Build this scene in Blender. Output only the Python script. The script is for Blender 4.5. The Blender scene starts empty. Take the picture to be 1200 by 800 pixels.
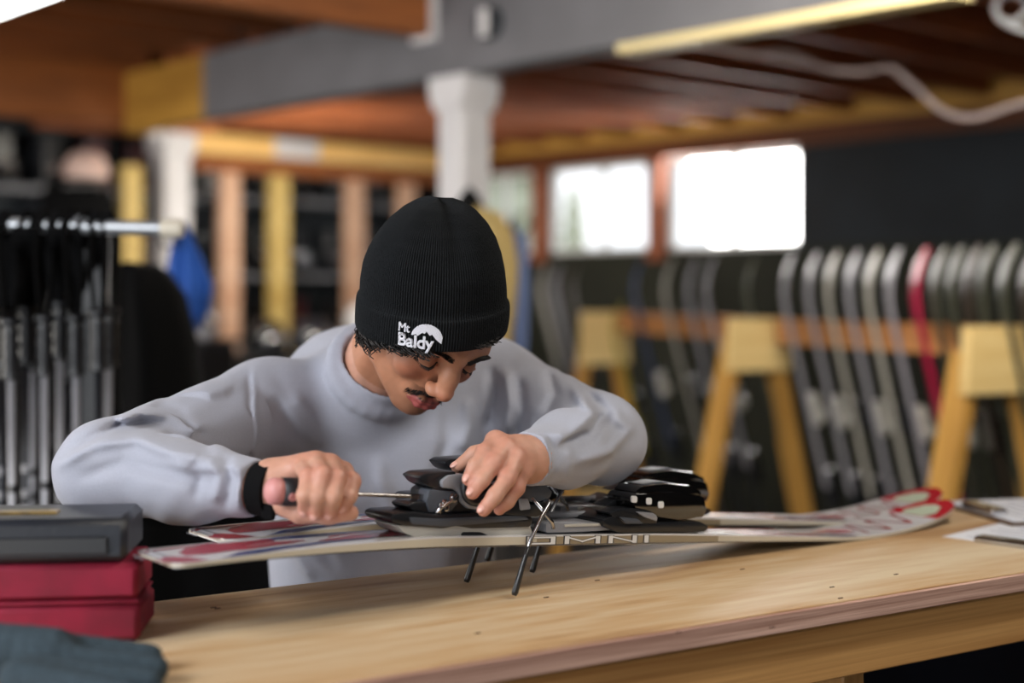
import bpy, bmesh, math, random
import numpy as np
from mathutils import Vector, Matrix
C = bpy.context.scene
COL = C.collection
random.seed(7); RNG = np.random.default_rng(7)
E = 1.33                      # camera height above the floor
F_ = 1200*50/36
# ---------------- camera, world, lights, exposure ----------------
cd = bpy.data.cameras.new('camera'); cam = bpy.data.objects.new('camera', cd); COL.objects.link(cam)
cam.location = (0, 0, E); cam.rotation_euler = (math.pi/2, 0, 0)
cd.lens = 50; cd.sensor_width = 36; cd.shift_y = -0.05; cd.clip_start = .05
cd.dof.use_dof = True; cd.dof.focus_distance = 1.80; cd.dof.aperture_fstop = 1.6
C.camera = cam
C.view_settings.view_transform = 'Standard'; C.view_settings.look = 'None'
C.view_settings.exposure = 0.0; C.view_settings.gamma = 1; C.view_settings.use_curve_mapping = False
w = bpy.data.worlds.new('sky'); C.world = w; w.use_nodes = True
nt = w.node_tree; bg = nt.nodes['Background']
bg.inputs[0].default_value = (.93, .96, 1, 1); bg.inputs[1].default_value = 2.2
sl = bpy.data.lights.new('sun', 'SUN'); sl.energy = 5; sl.angle = .02; sl.color = (1, .96, .9)
so = bpy.data.objects.new('sun', sl); COL.objects.link(so); so.rotation_euler = Vector((-.45, -.40, -1.0)).to_track_quat('-Z', 'Y').to_euler()
def area(name, loc, target, size, power, col=(1,1,1), sy=None):
    l = bpy.data.lights.new(name, 'AREA'); l.energy = power; l.color = col; l.size = size
    if sy: l.shape = 'RECTANGLE'; l.size_y = sy
    o = bpy.data.objects.new(name, l); COL.objects.link(o); o.location = loc
    o.rotation_euler = (Vector(target)-Vector(loc)).to_track_quat('-Z', 'Y').to_euler(); return o
area('window_light', (-1.8, .3, 2.25), (-.15, 1.9, 1.1), .9, 52, (.93, .96, 1), .8)
area('shop_light', (.9, 1.5, 2.33), (.3, 1.9, .9), 1.2, 15, (1, .93, .82), .3)
area('side_fill_light', (-4.2, 3.2, 1.4), (-.3, 6.5, 2.0), 2.0, 120, (1, .94, .86), 2.0)  # unseen fill from the left, added to brighten studs and header
area('front_fill_light', (1.6, -.3, 2.3), (.3, 1.9, .9), 1.2, 9, (1, .96, .9), .3)  # added fill behind the camera, no fitting known there
area('header_fill_light', (-1.15, 7.3, 1.75), (-1.2, 9.2, 2.2), .8, 24, (1, .93, .8), .3)  # added lamp with no fixture, lifts the yellow header
area('window_daylight', (1.389, 8.516, 1.87), (-.3, 4.6, 2.5), 1.02, 42, (1, .97, .93), .60)
area('rear_fill_light', (1.0, 3.2, 2.2), (.6, 6.2, 1.6), 1.2, 34, (1, .93, .8), .3)  # extra fill above the view, added to brighten the background

# ---------------- helpers ----------------
def W(px, py, Y): return np.array([(px-600)/F_*Y, Y, E-(py-340)/F_*Y])
U2 = np.array([-.669, .743, 0]); V2 = np.array([.743, .669, 0]); UP = np.array([0, 0, 1.])
RC = np.array([-.231, 5.5, 0])
def RM(a, b, z=0): return RC + a*U2 + b*V2 + z*UP
def nrm(v): v = np.asarray(v, float); return v/np.linalg.norm(v)
def hexc(h): 
    h = h.lstrip('#'); f = lambda c: c/12.92 if c <= .04045 else ((c+.055)/1.055)**2.4
    return tuple(f(int(h[i:i+2], 16)/255) for i in (0, 2, 4)) + (1,)
def mat(name, col, rough=.6, metal=0, bump=0, bscale=60, spec=.5, var=0, coat=0, emit=0, sheen=0):
    m = bpy.data.materials.new(name); m.use_nodes = True; n = m.node_tree; b = n.nodes['Principled BSDF']
    if isinstance(col, str): col = hexc(col)
    b.inputs['Base Color'].default_value = col; b.inputs['Roughness'].default_value = rough
    b.inputs['Metallic'].default_value = metal; b.inputs['Specular IOR Level'].default_value = spec
    if coat: b.inputs['Coat Weight'].default_value = coat
    if sheen: b.inputs['Sheen Weight'].default_value = sheen
    if emit: b.inputs['Emission Color'].default_value = col; b.inputs['Emission Strength'].default_value = emit
    if bump or var:
        tc = n.nodes.new('ShaderNodeTexCoord'); no = n.nodes.new('ShaderNodeTexNoise')
        no.inputs['Scale'].default_value = bscale; no.inputs['Detail'].default_value = 4
        n.links.new(tc.outputs['Object'], no.inputs['Vector'])
        if bump:
            bp = n.nodes.new('ShaderNodeBump'); bp.inputs['Strength'].default_value = bump; bp.inputs['Distance'].default_value = .004
            n.links.new(no.outputs['Fac'], bp.inputs['Height']); n.links.new(bp.outputs['Normal'], b.inputs['Normal'])
        if var:
            mx = n.nodes.new('ShaderNodeMix'); mx.data_type = 'RGBA'; mx.inputs[6].default_value = col
            mx.inputs[7].default_value = tuple(c*(1-var) for c in col[:3])+(1,)
            cr = n.nodes.new('ShaderNodeMapRange'); cr.inputs[1].default_value = .4; cr.inputs[2].default_value = .62
            n.links.new(no.outputs['Fac'], cr.inputs[0]); n.links.new(cr.outputs[0], mx.inputs[0]); n.links.new(mx.outputs[2], b.inputs['Base Color'])
    return m
def wood(name, c1, c2, c3=None, sc=7, stretch=(.12, 1, 1), rough=.6, knots=0, bump=.25, r0=.48, r1=.92, mid=None):
    m = bpy.data.materials.new(name); m.use_nodes = True; n = m.node_tree; b = n.nodes['Principled BSDF']; L = n.links.new
    tc = n.nodes.new('ShaderNodeTexCoord'); mp = n.nodes.new('ShaderNodeMapping'); mp.inputs['Scale'].default_value = stretch
    L(tc.outputs['Object'], mp.inputs[0])
    no = n.nodes.new('ShaderNodeTexNoise'); no.inputs['Scale'].default_value = sc; no.inputs['Detail'].default_value = 6; no.inputs['Distortion'].default_value = .6
    L(mp.outputs[0], no.inputs['Vector'])
    fi = n.nodes.new('ShaderNodeTexNoise'); fi.inputs['Scale'].default_value = sc*9; fi.inputs['Detail'].default_value = 3; L(mp.outputs[0], fi.inputs['Vector'])
    ad = n.nodes.new('ShaderNodeMath'); ad.operation = 'MULTIPLY_ADD'; ad.inputs[1].default_value = .45; L(fi.outputs['Fac'], ad.inputs[0]); L(no.outputs['Fac'], ad.inputs[2])
    r = n.nodes.new('ShaderNodeValToRGB'); r.color_ramp.elements[0].position = .48; r.color_ramp.elements[1].position = .92
    r.color_ramp.elements[0].color = hexc(c2); r.color_ramp.elements[1].color = hexc(c1)
    r.color_ramp.elements[0].position = r0; r.color_ramp.elements[1].position = r1
    if mid: e_ = r.color_ramp.elements.new(mid[0]); e_.color = hexc(mid[1])
    L(ad.outputs[0], r.inputs[0]); out = r.outputs[0]
    if knots:
        vo = n.nodes.new('ShaderNodeTexVoronoi'); vo.inputs['Scale'].default_value = knots; m2 = n.nodes.new('ShaderNodeMapping'); m2.inputs['Scale'].default_value = (.45, 1, 1)
        nz = n.nodes.new('ShaderNodeTexNoise'); nz.inputs['Scale'].default_value = 14; L(tc.outputs['Object'], nz.inputs['Vector'])
        va = n.nodes.new('ShaderNodeVectorMath'); va.operation = 'MULTIPLY_ADD'; va.inputs[1].default_value = (.05, .05, .05); L(nz.outputs['Color'], va.inputs[0]); L(tc.outputs['Object'], va.inputs[2])
        L(va.outputs[0], m2.inputs[0]); L(m2.outputs[0], vo.inputs['Vector'])
        mr = n.nodes.new('ShaderNodeMapRange'); mr.inputs[1].default_value = .03; mr.inputs[2].default_value = .13; mr.inputs[3].default_value = 1; mr.inputs[4].default_value = 0
        L(vo.outputs['Distance'], mr.inputs[0]); mx = n.nodes.new('ShaderNodeMix'); mx.data_type = 'RGBA'; L(mr.outputs[0], mx.inputs[0]); L(out, mx.inputs[6]); mx.inputs[7].default_value = hexc(c3 or c2); out = mx.outputs[2]
    L(out, b.inputs['Base Color']); b.inputs['Roughness'].default_value = rough
    bp = n.nodes.new('ShaderNodeBump'); bp.inputs['Strength'].default_value = bump; bp.inputs['Distance'].default_value = .002
    L(ad.outputs[0], bp.inputs['Height']); L(bp.outputs[0], b.inputs['Normal'])
    return m
MATS = {}
def link(o, parent=None, M=None):
    COL.objects.link(o)
    if M is None: M = Matrix.Identity(4)
    if parent is not None:
        o.parent = parent; o.matrix_basis = parent['_M'].inverted() @ M if False else WM[parent.name].inverted() @ M
    else: o.matrix_basis = M
    WM[o.name] = M
    return o
WM = {}
def tag(o, label=None, cat=None, group=None, kind=None):
    for k, v in (('label', label), ('category', cat), ('group', group), ('kind', kind)):
        if v: o[k] = v
    return o
def thing(name, loc, label, cat, group=None, rz=0, M=None):
    o = bpy.data.objects.new(name, None); o.empty_display_size = .05
    if M is None: M = Matrix.Translation(Vector([float(c) for c in loc])) @ Matrix.Rotation(rz, 4, 'Z')
    link(o, None, M); return tag(o, label, cat, group)
def frame(o, x, y, z):
    M = Matrix.Identity(4)
    for i, a in enumerate((x, y, z, o)):
        for j in range(3): M[j][i] = float(a[j])
    return M
class MB:
    """collects shapes (world or local coordinates) and links them as one mesh object"""
    def __init__(s): s.v = []; s.f = []; s.n = 0
    def add(s, v, f):
        v = np.asarray(v, float).reshape(-1, 3)
        s.v.append(v); s.f += [tuple(i+s.n for i in q) for q in f]; s.n += len(v); return s
    def box(s, c, size, ax=None, bev=0):
        hx, hy, hz = [q/2 for q in size]; A = np.eye(3) if ax is None else np.array(ax, float)
        if bev:
            b = min(bev, hx*.9, hy*.9, hz*.9); P = []
            # 24-vert chamfered box
            for sx in (-1, 1):
                for sy in (-1, 1):
                    for sz in (-1, 1):
                        P += [(sx*hx, sy*(hy-b), sz*(hz-b)), (sx*(hx-b), sy*hy, sz*(hz-b)), (sx*(hx-b), sy*(hy-b), sz*hz)]
            bm = bmesh.new(); vs = [bm.verts.new(p) for p in P]; r = bmesh.ops.convex_hull(bm, input=vs)
            bm.verts.index_update(); V = [v.co[:] for v in bm.verts]; Fc = [[v.index for v in f.verts] for f in bm.faces]; bm.free()
        else:
            V = [(x, y, z) for x in (-hx, hx) for y in (-hy, hy) for z in (-hz, hz)]
            Fc = [(0, 1, 3, 2), (4, 6, 7, 5), (0, 4, 5, 1), (2, 3, 7, 6), (0, 2, 6, 4), (1, 5, 7, 3)]
        V = np.array(V) @ A + np.array(c, float); return s.add(V, Fc)
    def tube(s, pts, r, n=10, cap=True, flat=1):
        pts = np.array(pts, float); m = len(pts); r = np.broadcast_to(np.array(r, float), (m,)) if np.ndim(r) == 0 else np.array(r, float)
        T = np.gradient(pts, axis=0); T /= np.linalg.norm(T, axis=1)[:, None]+1e-12
        ref = UP if abs(T[0] @ UP) < .9 else np.array([1., 0, 0]); a = nrm(np.cross(T[0], ref)); V = []
        th = np.arange(n)*2*math.pi/n
        for i in range(m):
            a = nrm(a - T[i]*(a @ T[i])); b = np.cross(T[i], a)
            V.append(pts[i]+r[i]*(np.cos(th)[:, None]*a+flat*np.sin(th)[:, None]*b))
        F = [(i*n+j, i*n+(j+1) % n, (i+1)*n+(j+1) % n, (i+1)*n+j) for i in range(m-1) for j in range(n)]
        if cap: F += [tuple(range(n))[::-1], tuple((m-1)*n+j for j in range(n))]
        return s.add(np.concatenate(V), F)
    def lathe(s, prof, c, axis=UP, n=20, sx=1, sy=1, cap=True, xdir=None):
        ax = nrm(axis); ref = xdir if xdir is not None else (np.array([1., 0, 0]) if abs(ax[0]) < .9 else np.array([0, 1., 0]))
        a = nrm(np.array(ref)-ax*(np.dot(ref, ax))); b = np.cross(ax, a); th = np.arange(n)*2*math.pi/n; V = []
        for r, h in prof: V.append(np.array(c)+ax*h+r*(sx*np.cos(th)[:, None]*a+sy*np.sin(th)[:, None]*b))
        m = len(prof); F = [(i*n+j, i*n+(j+1) % n, (i+1)*n+(j+1) % n, (i+1)*n+j) for i in range(m-1) for j in range(n)]
        if cap: F += [tuple(range(n))[::-1], tuple((m-1)*n+j for j in range(n))]
        return s.add(np.concatenate(V), F)
    def prism(s, poly, o, x, y, z, w0, w1, bev=0, taper=1):
        """polygon in the (x,y) plane, extruded along z from w0 to w1, chamfered"""
        P = np.array(poly, float); n = len(P); c = P.mean(0); x, y, z, o = map(np.array, (x, y, z, o))
        secs = [(w0, 1-bev), (w0+(w1-w0)*.08, 1), (w1-(w1-w0)*.08, 1), (w1, 1-bev)] if bev else [(w0, 1), (w1, 1)]
        V = []
        for wv, k in secs:
            Q = c+(P-c)*k; V.append(o+Q[:, :1]*x+Q[:, 1:]*y+wv*z)
        F = [(i*n+j, i*n+(j+1) % n, (i+1)*n+(j+1) % n, (i+1)*n+j) for i in range(len(secs)-1) for j in range(n)]
        F += [tuple(range(n))[::-1], tuple((len(secs)-1)*n+j for j in range(n))]
        return s.add(np.concatenate(V), F)
    def solid(s, poly, o, x, y, z, w0, w1, bev=.002, rnd=1):
        P = np.array(poly, float)
        for _ in range(rnd):
            Q = np.roll(P, -1, axis=0); L = np.linalg.norm(Q-P, axis=1)[:, None]; f = np.minimum(.25, .0018/np.maximum(L, 1e-6)); P = np.stack([P+(Q-P)*f, Q-(Q-P)*f], 1).reshape(-1, 2)
        bm = bmesh.new(); x, y, z, o = map(np.array, (x, y, z, o)); n = len(P)
        a = [bm.verts.new(tuple(o+p[0]*x+p[1]*y+w0*z)) for p in P]; b = [bm.verts.new(tuple(o+p[0]*x+p[1]*y+w1*z)) for p in P]
        bm.faces.new(a[::-1]); bm.faces.new(b)
        for i in range(n): bm.faces.new((a[i], a[(i+1) % n], b[(i+1) % n], b[i]))
        bmesh.ops.recalc_face_normals(bm, faces=bm.faces)
        es = [e for e in bm.edges if (e.verts[0] in set(a)) == (e.verts[1] in set(a))]
        bmesh.ops.bevel(bm, geom=es, offset=bev, segments=2, affect='EDGES', profile=.6, clamp_overlap=True)
        bm.verts.index_update(); V = [v.co[:] for v in bm.verts]; Fc = [[v.index for v in f.verts] for f in bm.faces]; bm.free(); return s.add(V, Fc)
    def ell(s, c, r, ax=None, n=16, m=10):
        V = []; A = np.eye(3) if ax is None else np.array(ax, float)
        for i in range(m+1):
            ph = math.pi*i/m
            for j in range(n): V.append((math.sin(ph)*math.cos(2*math.pi*j/n)*r[0], math.sin(ph)*math.sin(2*math.pi*j/n)*r[1], math.cos(ph)*r[2]))
        F = [(i*n+j, (i+1)*n+j, (i+1)*n+(j+1) % n, i*n+(j+1) % n) for i in range(m) for j in range(n)]
        return s.add(np.array(V) @ A+np.array(c), F)
    def build(s, name, m, parent=None, M=None, local=False, smooth=False, fix=True):
        """vertices are world coordinates unless local; the object's origin frame is M (default: parent's place)"""
        if M is None: M = WM[parent.name].copy() if parent is not None else Matrix.Translation(Vector(np.concatenate(s.v).mean(0)))
        v = np.concatenate(s.v)
        if not local:
            Mi = np.array(M.inverted()); v = v @ Mi[:3, :3].T + Mi[:3, 3]
        me = bpy.data.meshes.new(name); me.from_pydata(v.tolist(), [], s.f); me.update()
        if fix:
            bm = bmesh.new(); bm.from_mesh(me); bmesh.ops.remove_doubles(bm, verts=bm.verts, dist=1e-6); bmesh.ops.delete(bm, geom=[v for v in bm.verts if not v.link_faces], context='VERTS'); bmesh.ops.recalc_face_normals(bm, faces=bm.faces); bm.to_mesh(me); bm.free()
        if smooth: me.polygons.foreach_set('use_smooth', [True]*len(me.polygons))
        if smooth == 'auto':
            me.set_sharp_from_angle(angle=.7)
        me.materials.append(m)
        return link(bpy.data.objects.new(name, me), parent, M)
def plank(name, a, b, wy, wz, m, parent=None, up=UP, bev=.003):
    """a board from a to b, own frame with x along it"""
    a = np.array(a, float); b = np.array(b, float); x = nrm(b-a); y = nrm(np.cross(up, x)); z = np.cross(x, y)
    M = frame((a+b)/2, x, y, z)
    return MB().box((0, 0, 0), (np.linalg.norm(b-a), wy, wz), bev=bev).build(name, m, parent, M, local=True)
def struct(o): o['kind'] = 'structure'; return o
def dup(o, M, label=None, group=None):
    """copy a thing with its parts and sub-parts"""
    def rec(src, par):
        c = src.copy(); COL.objects.link(c)
        if par is not None: c.parent = par
        for ch in src.children: rec(ch, c)
        return c
    r = rec(o, None); r.matrix_basis = M; WM[r.name] = M
    if label: r['label'] = label
    if group: r['group'] = group
    return r
# ---------------- implicit sculpting (sparse surface nets) ----------------
class SDF:
    def __init__(s): s.ops = []; s.cf = 1.5
    def _a(s, fn, c, rb, k, mode): s.ops.append((fn, np.array(c, float), rb, k, mode)); return s
    def cap(s, a, b, ra, rb=None, k=.01, mode='u', flat=None):
        a = np.array(a, float); b = np.array(b, float); rb = ra if rb is None else rb; ab = b-a; L2 = ab @ ab+1e-12
        n, sc = (np.array(flat[0], float), flat[1]) if flat else (None, 1)
        def fn(P):
            q = P-a; t = np.clip(q @ ab/L2, 0, 1); q = q-t[:, None]*ab
            if n is not None: q = q+(q @ n)[:, None]*n*(sc-1)
            return np.sqrt((q*q).sum(1))-(ra+(rb-ra)*t)
        return s._a(fn, (a+b)/2, math.sqrt(L2)/2+max(ra, rb), k, mode)
    def chain(s, pts, rs, k=.006, mode='u', **kw):
        for i in range(len(pts)-1): s.cap(pts[i], pts[i+1], rs[i], rs[i+1], k, mode, **kw)
        return s
    def ell(s, c, r, ax=None, k=.01, mode='u'):
        c = np.array(c, float); r = np.array(r, float); A = np.eye(3) if ax is None else np.array(ax, float)
        def fn(P):
            q = (P-c) @ A.T; k0 = np.sqrt(((q/r)**2).sum(1)); k1 = np.sqrt(((q/r**2)**2).sum(1))+1e-9
            return k0*(k0-1)/k1
        return s._a(fn, c, r.max(), k, mode)
    def fx(s, fn, c, rb): return s._a(fn, c, rb, 0, 'fx')
    def ev(s, P):
        d = np.full(len(P), .5)
        for fn, c, rb, k, mode in s.ops:
            lim = rb+k+s.marg; m = np.abs(P-c).max(1) < lim
            if not m.any(): continue
            Q = P[m]; D = d[m]
            if mode == 'fx': d[m] = fn(Q, D); continue
            f = fn(Q)
            if mode == 'u':
                h = np.clip(.5+.5*(D-f)/k, 0, 1); d[m] = D+(f-D)*h-k*h*(1-h)
            else:
                f = -f; h = np.clip(.5-.5*(D-f)/k, 0, 1); d[m] = D+(f-D)*h+k*h*(1-h)
        return d
    def mesh(s, lo, hi, res, levels=4):
        lo = np.array(lo, float); hi = np.array(hi, float); st = res*2**levels; N = np.ceil((hi-lo)/st).astype(int)
        g = np.stack(np.meshgrid(*[np.arange(n) for n in N], indexing='ij'), -1).reshape(-1, 3)
        off = np.array([(i, j, k) for i in (0, 1) for j in (0, 1) for k in (0, 1)])
        for l in range(levels, -1, -1):
            st = res*2**l; s.marg = st*2.0+.004
            d = s.ev(lo+(g+.5)*st); g = g[np.abs(d) < (st*(s.cf if l < 3 else 1.5)+.002 if l else st*s.cf*1.6)]
            if l: g = (g[:, None]*2+off[None]).reshape(-1, 3)
        S = 1 << 20
        key = lambda a: (a[:, 0].astype(np.int64)*S+a[:, 1])*S+a[:, 2]
        g = g+4; ck = key(g); o_ = np.argsort(ck); g = g[o_]; ck = ck[o_]
        cor = (g[:, None]+off[None]).reshape(-1, 3); kk = key(cor); uk, first, inv = np.unique(kk, return_index=True, return_inverse=True)
        val = s.ev(lo+(cor[first]-4)*res); cv = val[inv.reshape(-1)].reshape(-1, 8); sg = cv < 0
        act = (sg.any(1)) & (~sg.all(1)); g = g[act]; cv = cv[act]; sg = sg[act]; ck = ck[act]
        ed = [(a, b) for a in range(8) for b in range(a+1, 8) if bin(a ^ b).count('1') == 1]
        acc = np.zeros((len(g), 3)); cnt = np.zeros(len(g))
        for a, b in ed:
            x = sg[:, a] != sg[:, b]; t = cv[x, a]/(cv[x, a]-cv[x, b]); acc[x] += off[a]+t[:, None]*(off[b]-off[a]); cnt[x] += 1
        V = lo+(g-4+acc/cnt[:, None])*res
        def idx(q):
            k = key(q); i = np.searchsorted(ck, k); i[i >= len(ck)] = 0; return np.where(ck[i] == k, i, -1)
        Fs = []
        for ax, bit in ((0, 4), (1, 2), (2, 1)):
            x = np.nonzero(sg[:, 0] != sg[:, bit])[0]; e1 = np.zeros(3, int); e2 = np.zeros(3, int); e1[(ax+1) % 3] = 1; e2[(ax+2) % 3] = 1
            q = np.stack([x, idx(g[x]-e1), idx(g[x]-e1-e2), idx(g[x]-e2)], 1); ok = (q >= 0).all(1); q = q[ok]; fl = sg[x[ok], 0]
            q[~fl] = q[~fl][:, ::-1]; Fs.append(q)
        return V, np.concatenate(Fs)
def meshobj(name, V, F, m, parent, smooth_it=1, colors=None):
    me = bpy.data.meshes.new(name); Mi = np.array(WM[parent.name].inverted())
    if smooth_it:
        ea = np.concatenate([F[:, [0, 1]], F[:, [1, 2]], F[:, [2, 3]], F[:, [3, 0]]])
        for _ in range(smooth_it):
            acc = np.zeros_like(V); cn = np.zeros(len(V))
            for a, b in ((0, 1), (1, 0)):
                for k in range(3): acc[:, k] += np.bincount(ea[:, a], V[ea[:, b], k], len(V))
                cn += np.bincount(ea[:, a], minlength=len(V))
            V = V*.45+.55*acc/np.maximum(cn, 1)[:, None]
    v = V @ Mi[:3, :3].T+Mi[:3, 3]
    me.vertices.add(len(v)); me.vertices.foreach_set('co', v.ravel()); me.loops.add(F.size); me.loops.foreach_set('vertex_index', F.ravel().astype(np.int32))
    me.polygons.add(len(F)); me.polygons.foreach_set('loop_start', np.arange(0, F.size, 4, dtype=np.int32)); me.polygons.foreach_set('loop_total', np.full(len(F), 4, np.int32))
    me.update(calc_edges=True); me.polygons.foreach_set('use_smooth', np.ones(len(F), bool))
    if colors is not None:
        at = me.color_attributes.new('tone', 'FLOAT_COLOR', 'POINT'); c = np.ones((len(V), 4)); c[:, :3] = colors(V); at.data.foreach_set('color', c.ravel())
    me.materials.append(m); me.validate()
    return link(bpy.data.objects.new(name, me), parent, WM[parent.name].copy())
def attr_mat(name, rough=.5, sss=0, bump=.1, bscale=250, spec=.4):
    m = mat(name, (.5, .5, .5, 1), rough, bump=bump, bscale=bscale, spec=spec); n = m.node_tree
    a = n.nodes.new('ShaderNodeAttribute'); a.attribute_name = 'tone'; n.links.new(a.outputs['Color'], n.nodes['Principled BSDF'].inputs['Base Color'])
    if sss:
        b = n.nodes['Principled BSDF']; b.inputs['Subsurface Weight'].default_value = sss; b.inputs['Subsurface Radius'].default_value = (1, .35, .2); b.inputs['Subsurface Scale'].default_value = .006
    return m
# ================= THE ROOM =================
M_wall = mat('navy wall paint', '#1f262d', .75, var=.3, bscale=3)
M_olive = mat('dark olive wall paint', '#26291e', .8, var=.25, bscale=2)
M_conc = mat('worn concrete', '#3a3835', .8, var=.3, bscale=4)
M_deck = wood('ceiling boards', '#653a18', '#38200d', sc=5)
M_joist = wood('joist timber', '#8a4c22', '#4b290f', sc=6)
M_joistr = wood('reddish brightened joist timber', '#b0653a', '#6e3518', sc=6)  # redder timber, its colour also raised in place of missing light
M_joist2 = wood('orange timber', '#9c5a28', '#6a3a17', sc=5)
M_ylw = wood('yellow timber', '#b98a38', '#8a5f1c', sc=5)
M_hdr = wood('bright header timber', '#fbd28a', '#e0a850', sc=4)
M_stud = wood('pale stud timber', '#d9b49a', '#b98a6c', sc=5)
M_stud2 = wood('yellow stud timber', '#d9bf7a', '#b08f45', sc=5)
M_steel = mat('grey painted steel', '#6d6d72', .5, var=.12, bscale=5)
M_white = mat('white painted steel', '#d5d3d6', .55, var=.06, bscale=8)
M_strip = mat('pale strip wood', '#e2d09a', .5)
M_frame = wood('window frame timber', '#a8613f', '#7d432a', sc=6)
M_vinyl = mat('white window frame', '#e9ecec', .5)
M_glass = bpy.data.materials.new('window glass'); M_glass.use_nodes = True
_b = M_glass.node_tree.nodes['Principled BSDF']; _b.inputs['Transmission Weight'].default_value = 1; _b.inputs['Roughness'].default_value = .02; _b.inputs['IOR'].default_value = 1.02
M_plate = wood('top plate timber', '#7a4119', '#4d260d', sc=5)

AX = np.array([U2, V2, UP])      # box axes: x along u, y along v
def rbox(name, a0, a1, b0, b1, z0, z1, m, parent=None, bev=0, along='u'):
    c = RM((a0+a1)/2, (b0+b1)/2, (z0+z1)/2)
    if along == 'u': M = frame(c, U2, V2*-1 if False else np.cross(UP, U2), UP); size = (abs(a1-a0), abs(b1-b0), z1-z0)
    else: M = frame(c, V2, np.cross(UP, V2), UP); size = (abs(b1-b0), abs(a1-a0), z1-z0)
    return MB().box((0, 0, 0), size, bev=bev).build(name, m, parent, M, local=True)
floor = struct(rbox('floor', -6.2, 4.3, -6, 3.3, -.1, 0, M_conc))
WB = 3.04; WA = 4.12
# window wall (right), built around its three openings
wins = [(.63, 1.63), (1.73, 2.68), (2.78, 3.55)]
ZB, ZT = 1.575, 2.17
wr = struct(rbox('wall_right', -6.1, WA, WB, WB+.12, 0, ZB, M_olive))
rbox('upper_panel', -6.1, wins[0][0], WB, WB+.12, ZB, ZT-.03, M_wall, wr)
for a0, a1 in ((wins[0][1], wins[1][0]), (wins[1][1], wins[2][0]), (wins[2][1], WA)):
    rbox('upper_panel', a0, a1, WB+.02, WB+.12, ZB, ZT-.03, M_olive, wr)
rbox('top_plate', -6.1, WA, WB-.04, WB+.12, ZT-.03, ZT+.08, M_plate, wr)
rbox('rim_board', -6.1, WA, WB+.06, WB+.12, ZT+.08, 2.60, wood('rim board timber', '#e0ae58', '#b5822f', sc=5), wr)
for i, a in enumerate((1.68, 2.73)):
    t = struct(rbox('trim_%d' % (i+1), a-.055, a+.055, WB-.05, WB+.02, ZB-.06, ZT-.03, M_frame, bev=.004))
M_bush = mat('foliage beyond the window', '#7d9468', .8, var=.4, bscale=9)
for i, (a0, a1) in enumerate(wins):
    wn = bpy.data.objects.new('window_%d' % (i+1), None); link(wn, None, Matrix.Translation(Vector(RM((a0+a1)/2, WB+.06, ZB)))); struct(wn)
    mb = MB()
    for (x0, x1, z0, z1) in ((a0, a1, ZB, ZB+.03), (a0, a1, ZT-.055, ZT-.03), (a0, a0+.025, ZB, ZT-.03), (a1-.025, a1, ZB, ZT-.03)):
        mb.box(RM((x0+x1)/2, WB+.07, (z0+z1)/2), (x1-x0, .05, z1-z0), AX)
    mb.build('window_frame', M_vinyl, wn)
    mid = (a0+a1)/2
    MB().box(RM(mid, WB+.07, (ZB+ZT)/2), (.028, .045, ZT-ZB-.06), AX).build('mullion', M_vinyl, wn)
    for s_ in (0, 1):
        x0, x1 = (a0+.025, mid-.014) if s_ == 0 else (mid+.014, a1-.025)
        MB().box(RM((x0+x1)/2, WB+.075, (ZB+ZT)/2-.01), (x1-x0, .004, ZT-ZB-.09), AX).build('pane', M_glass, wn)
og = struct(MB().box(RM(0, 17.2, -.55), (44, 28, .1), AX).build('trim_7', mat('pale gravel yard', '#b5aea2', .9, var=.2, bscale=1)))  # unseen outdoor ground, added pale to bounce daylight up at the ceiling
# conifers outside, foliage colour lightened to look overexposed
M_con = mat('paled conifer green', '#a5ab98', .9, var=.25, bscale=6); M_bark = mat('bark', '#4b3a2c', .9)
for i, (px, Yt, hh) in enumerate(((598, 17, 6.0), (672, 24, 4.2))):
    p = W(px, 340, Yt); p[2] = -1; t = thing('conifer', p, ['tall pale conifer outside the leftmost window', 'distant conifer outside the middle window'][i], 'tree')
    MB().lathe([(.14, 0), (.03, hh)], p, UP, 8).build('trunk', M_bark, t)
    pr = [(.0, hh)]; nl = 11
    for q in range(nl): z = hh*(1-(q+1)/nl*.85); r = .12+.13*hh*(q+1)/nl; pr += [(r, z), (r*.6, z+.02)]
    MB().lathe(pr, p, UP, 13, cap=False).build('foliage', M_con, t)
# back wall (left, far)
wb = struct(rbox('wall_back', WA, WA+.12, -5.5, WB+.12, 0, 2.6, M_wall, along='v'))
for k in range(34):
    rbox('panel_board', WA-.012, WA, -5.5+k*.25, -5.5+k*.25+.244, 0, 2.6, M_wall, wb, along='v')
wl = struct(rbox('wall_left', -1.6, WA, -5.62, -5.5, 0, 2.6, M_wall))
wf = struct(rbox('wall_front', -6.12, -6.0, -5.62, WB+.12, 0, 2.6, M_wall, along='v'))
# ceiling, boards and joists
ce = struct(rbox('ceiling', -6.1, WA+.12, -5.62, WB+.12, 2.62, 2.68, M_deck, along='v'))
for k in range(52):
    a = -6.1+k*.2
    if a < 4.1: rbox('board', a, a+.194, -5.5, WB+.05, 2.60, 2.62, M_deck, ce, along='v')
for k in range(25):
    a = -5.83+k*.41
    rbox('joist', a-.022, a+.022, .06, WB+.06, 2.31, 2.595, M_joistr, ce, along='v', bev=.003)
    rbox('joist', a-.022, a+.022, -5.5, -.06, 2.462, 2.595, M_joist, ce, along='v', bev=.003)
hj = rbox('doubled_joist', .03, .13, -3.6, -.06, 2.31, 2.56, M_joist2, ce, along='v', bev=.003)
MB().box(RM(.08, -.075, 2.42), (.13, .03, .26), AX).build('joist_hanger', M_white, hj)
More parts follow.
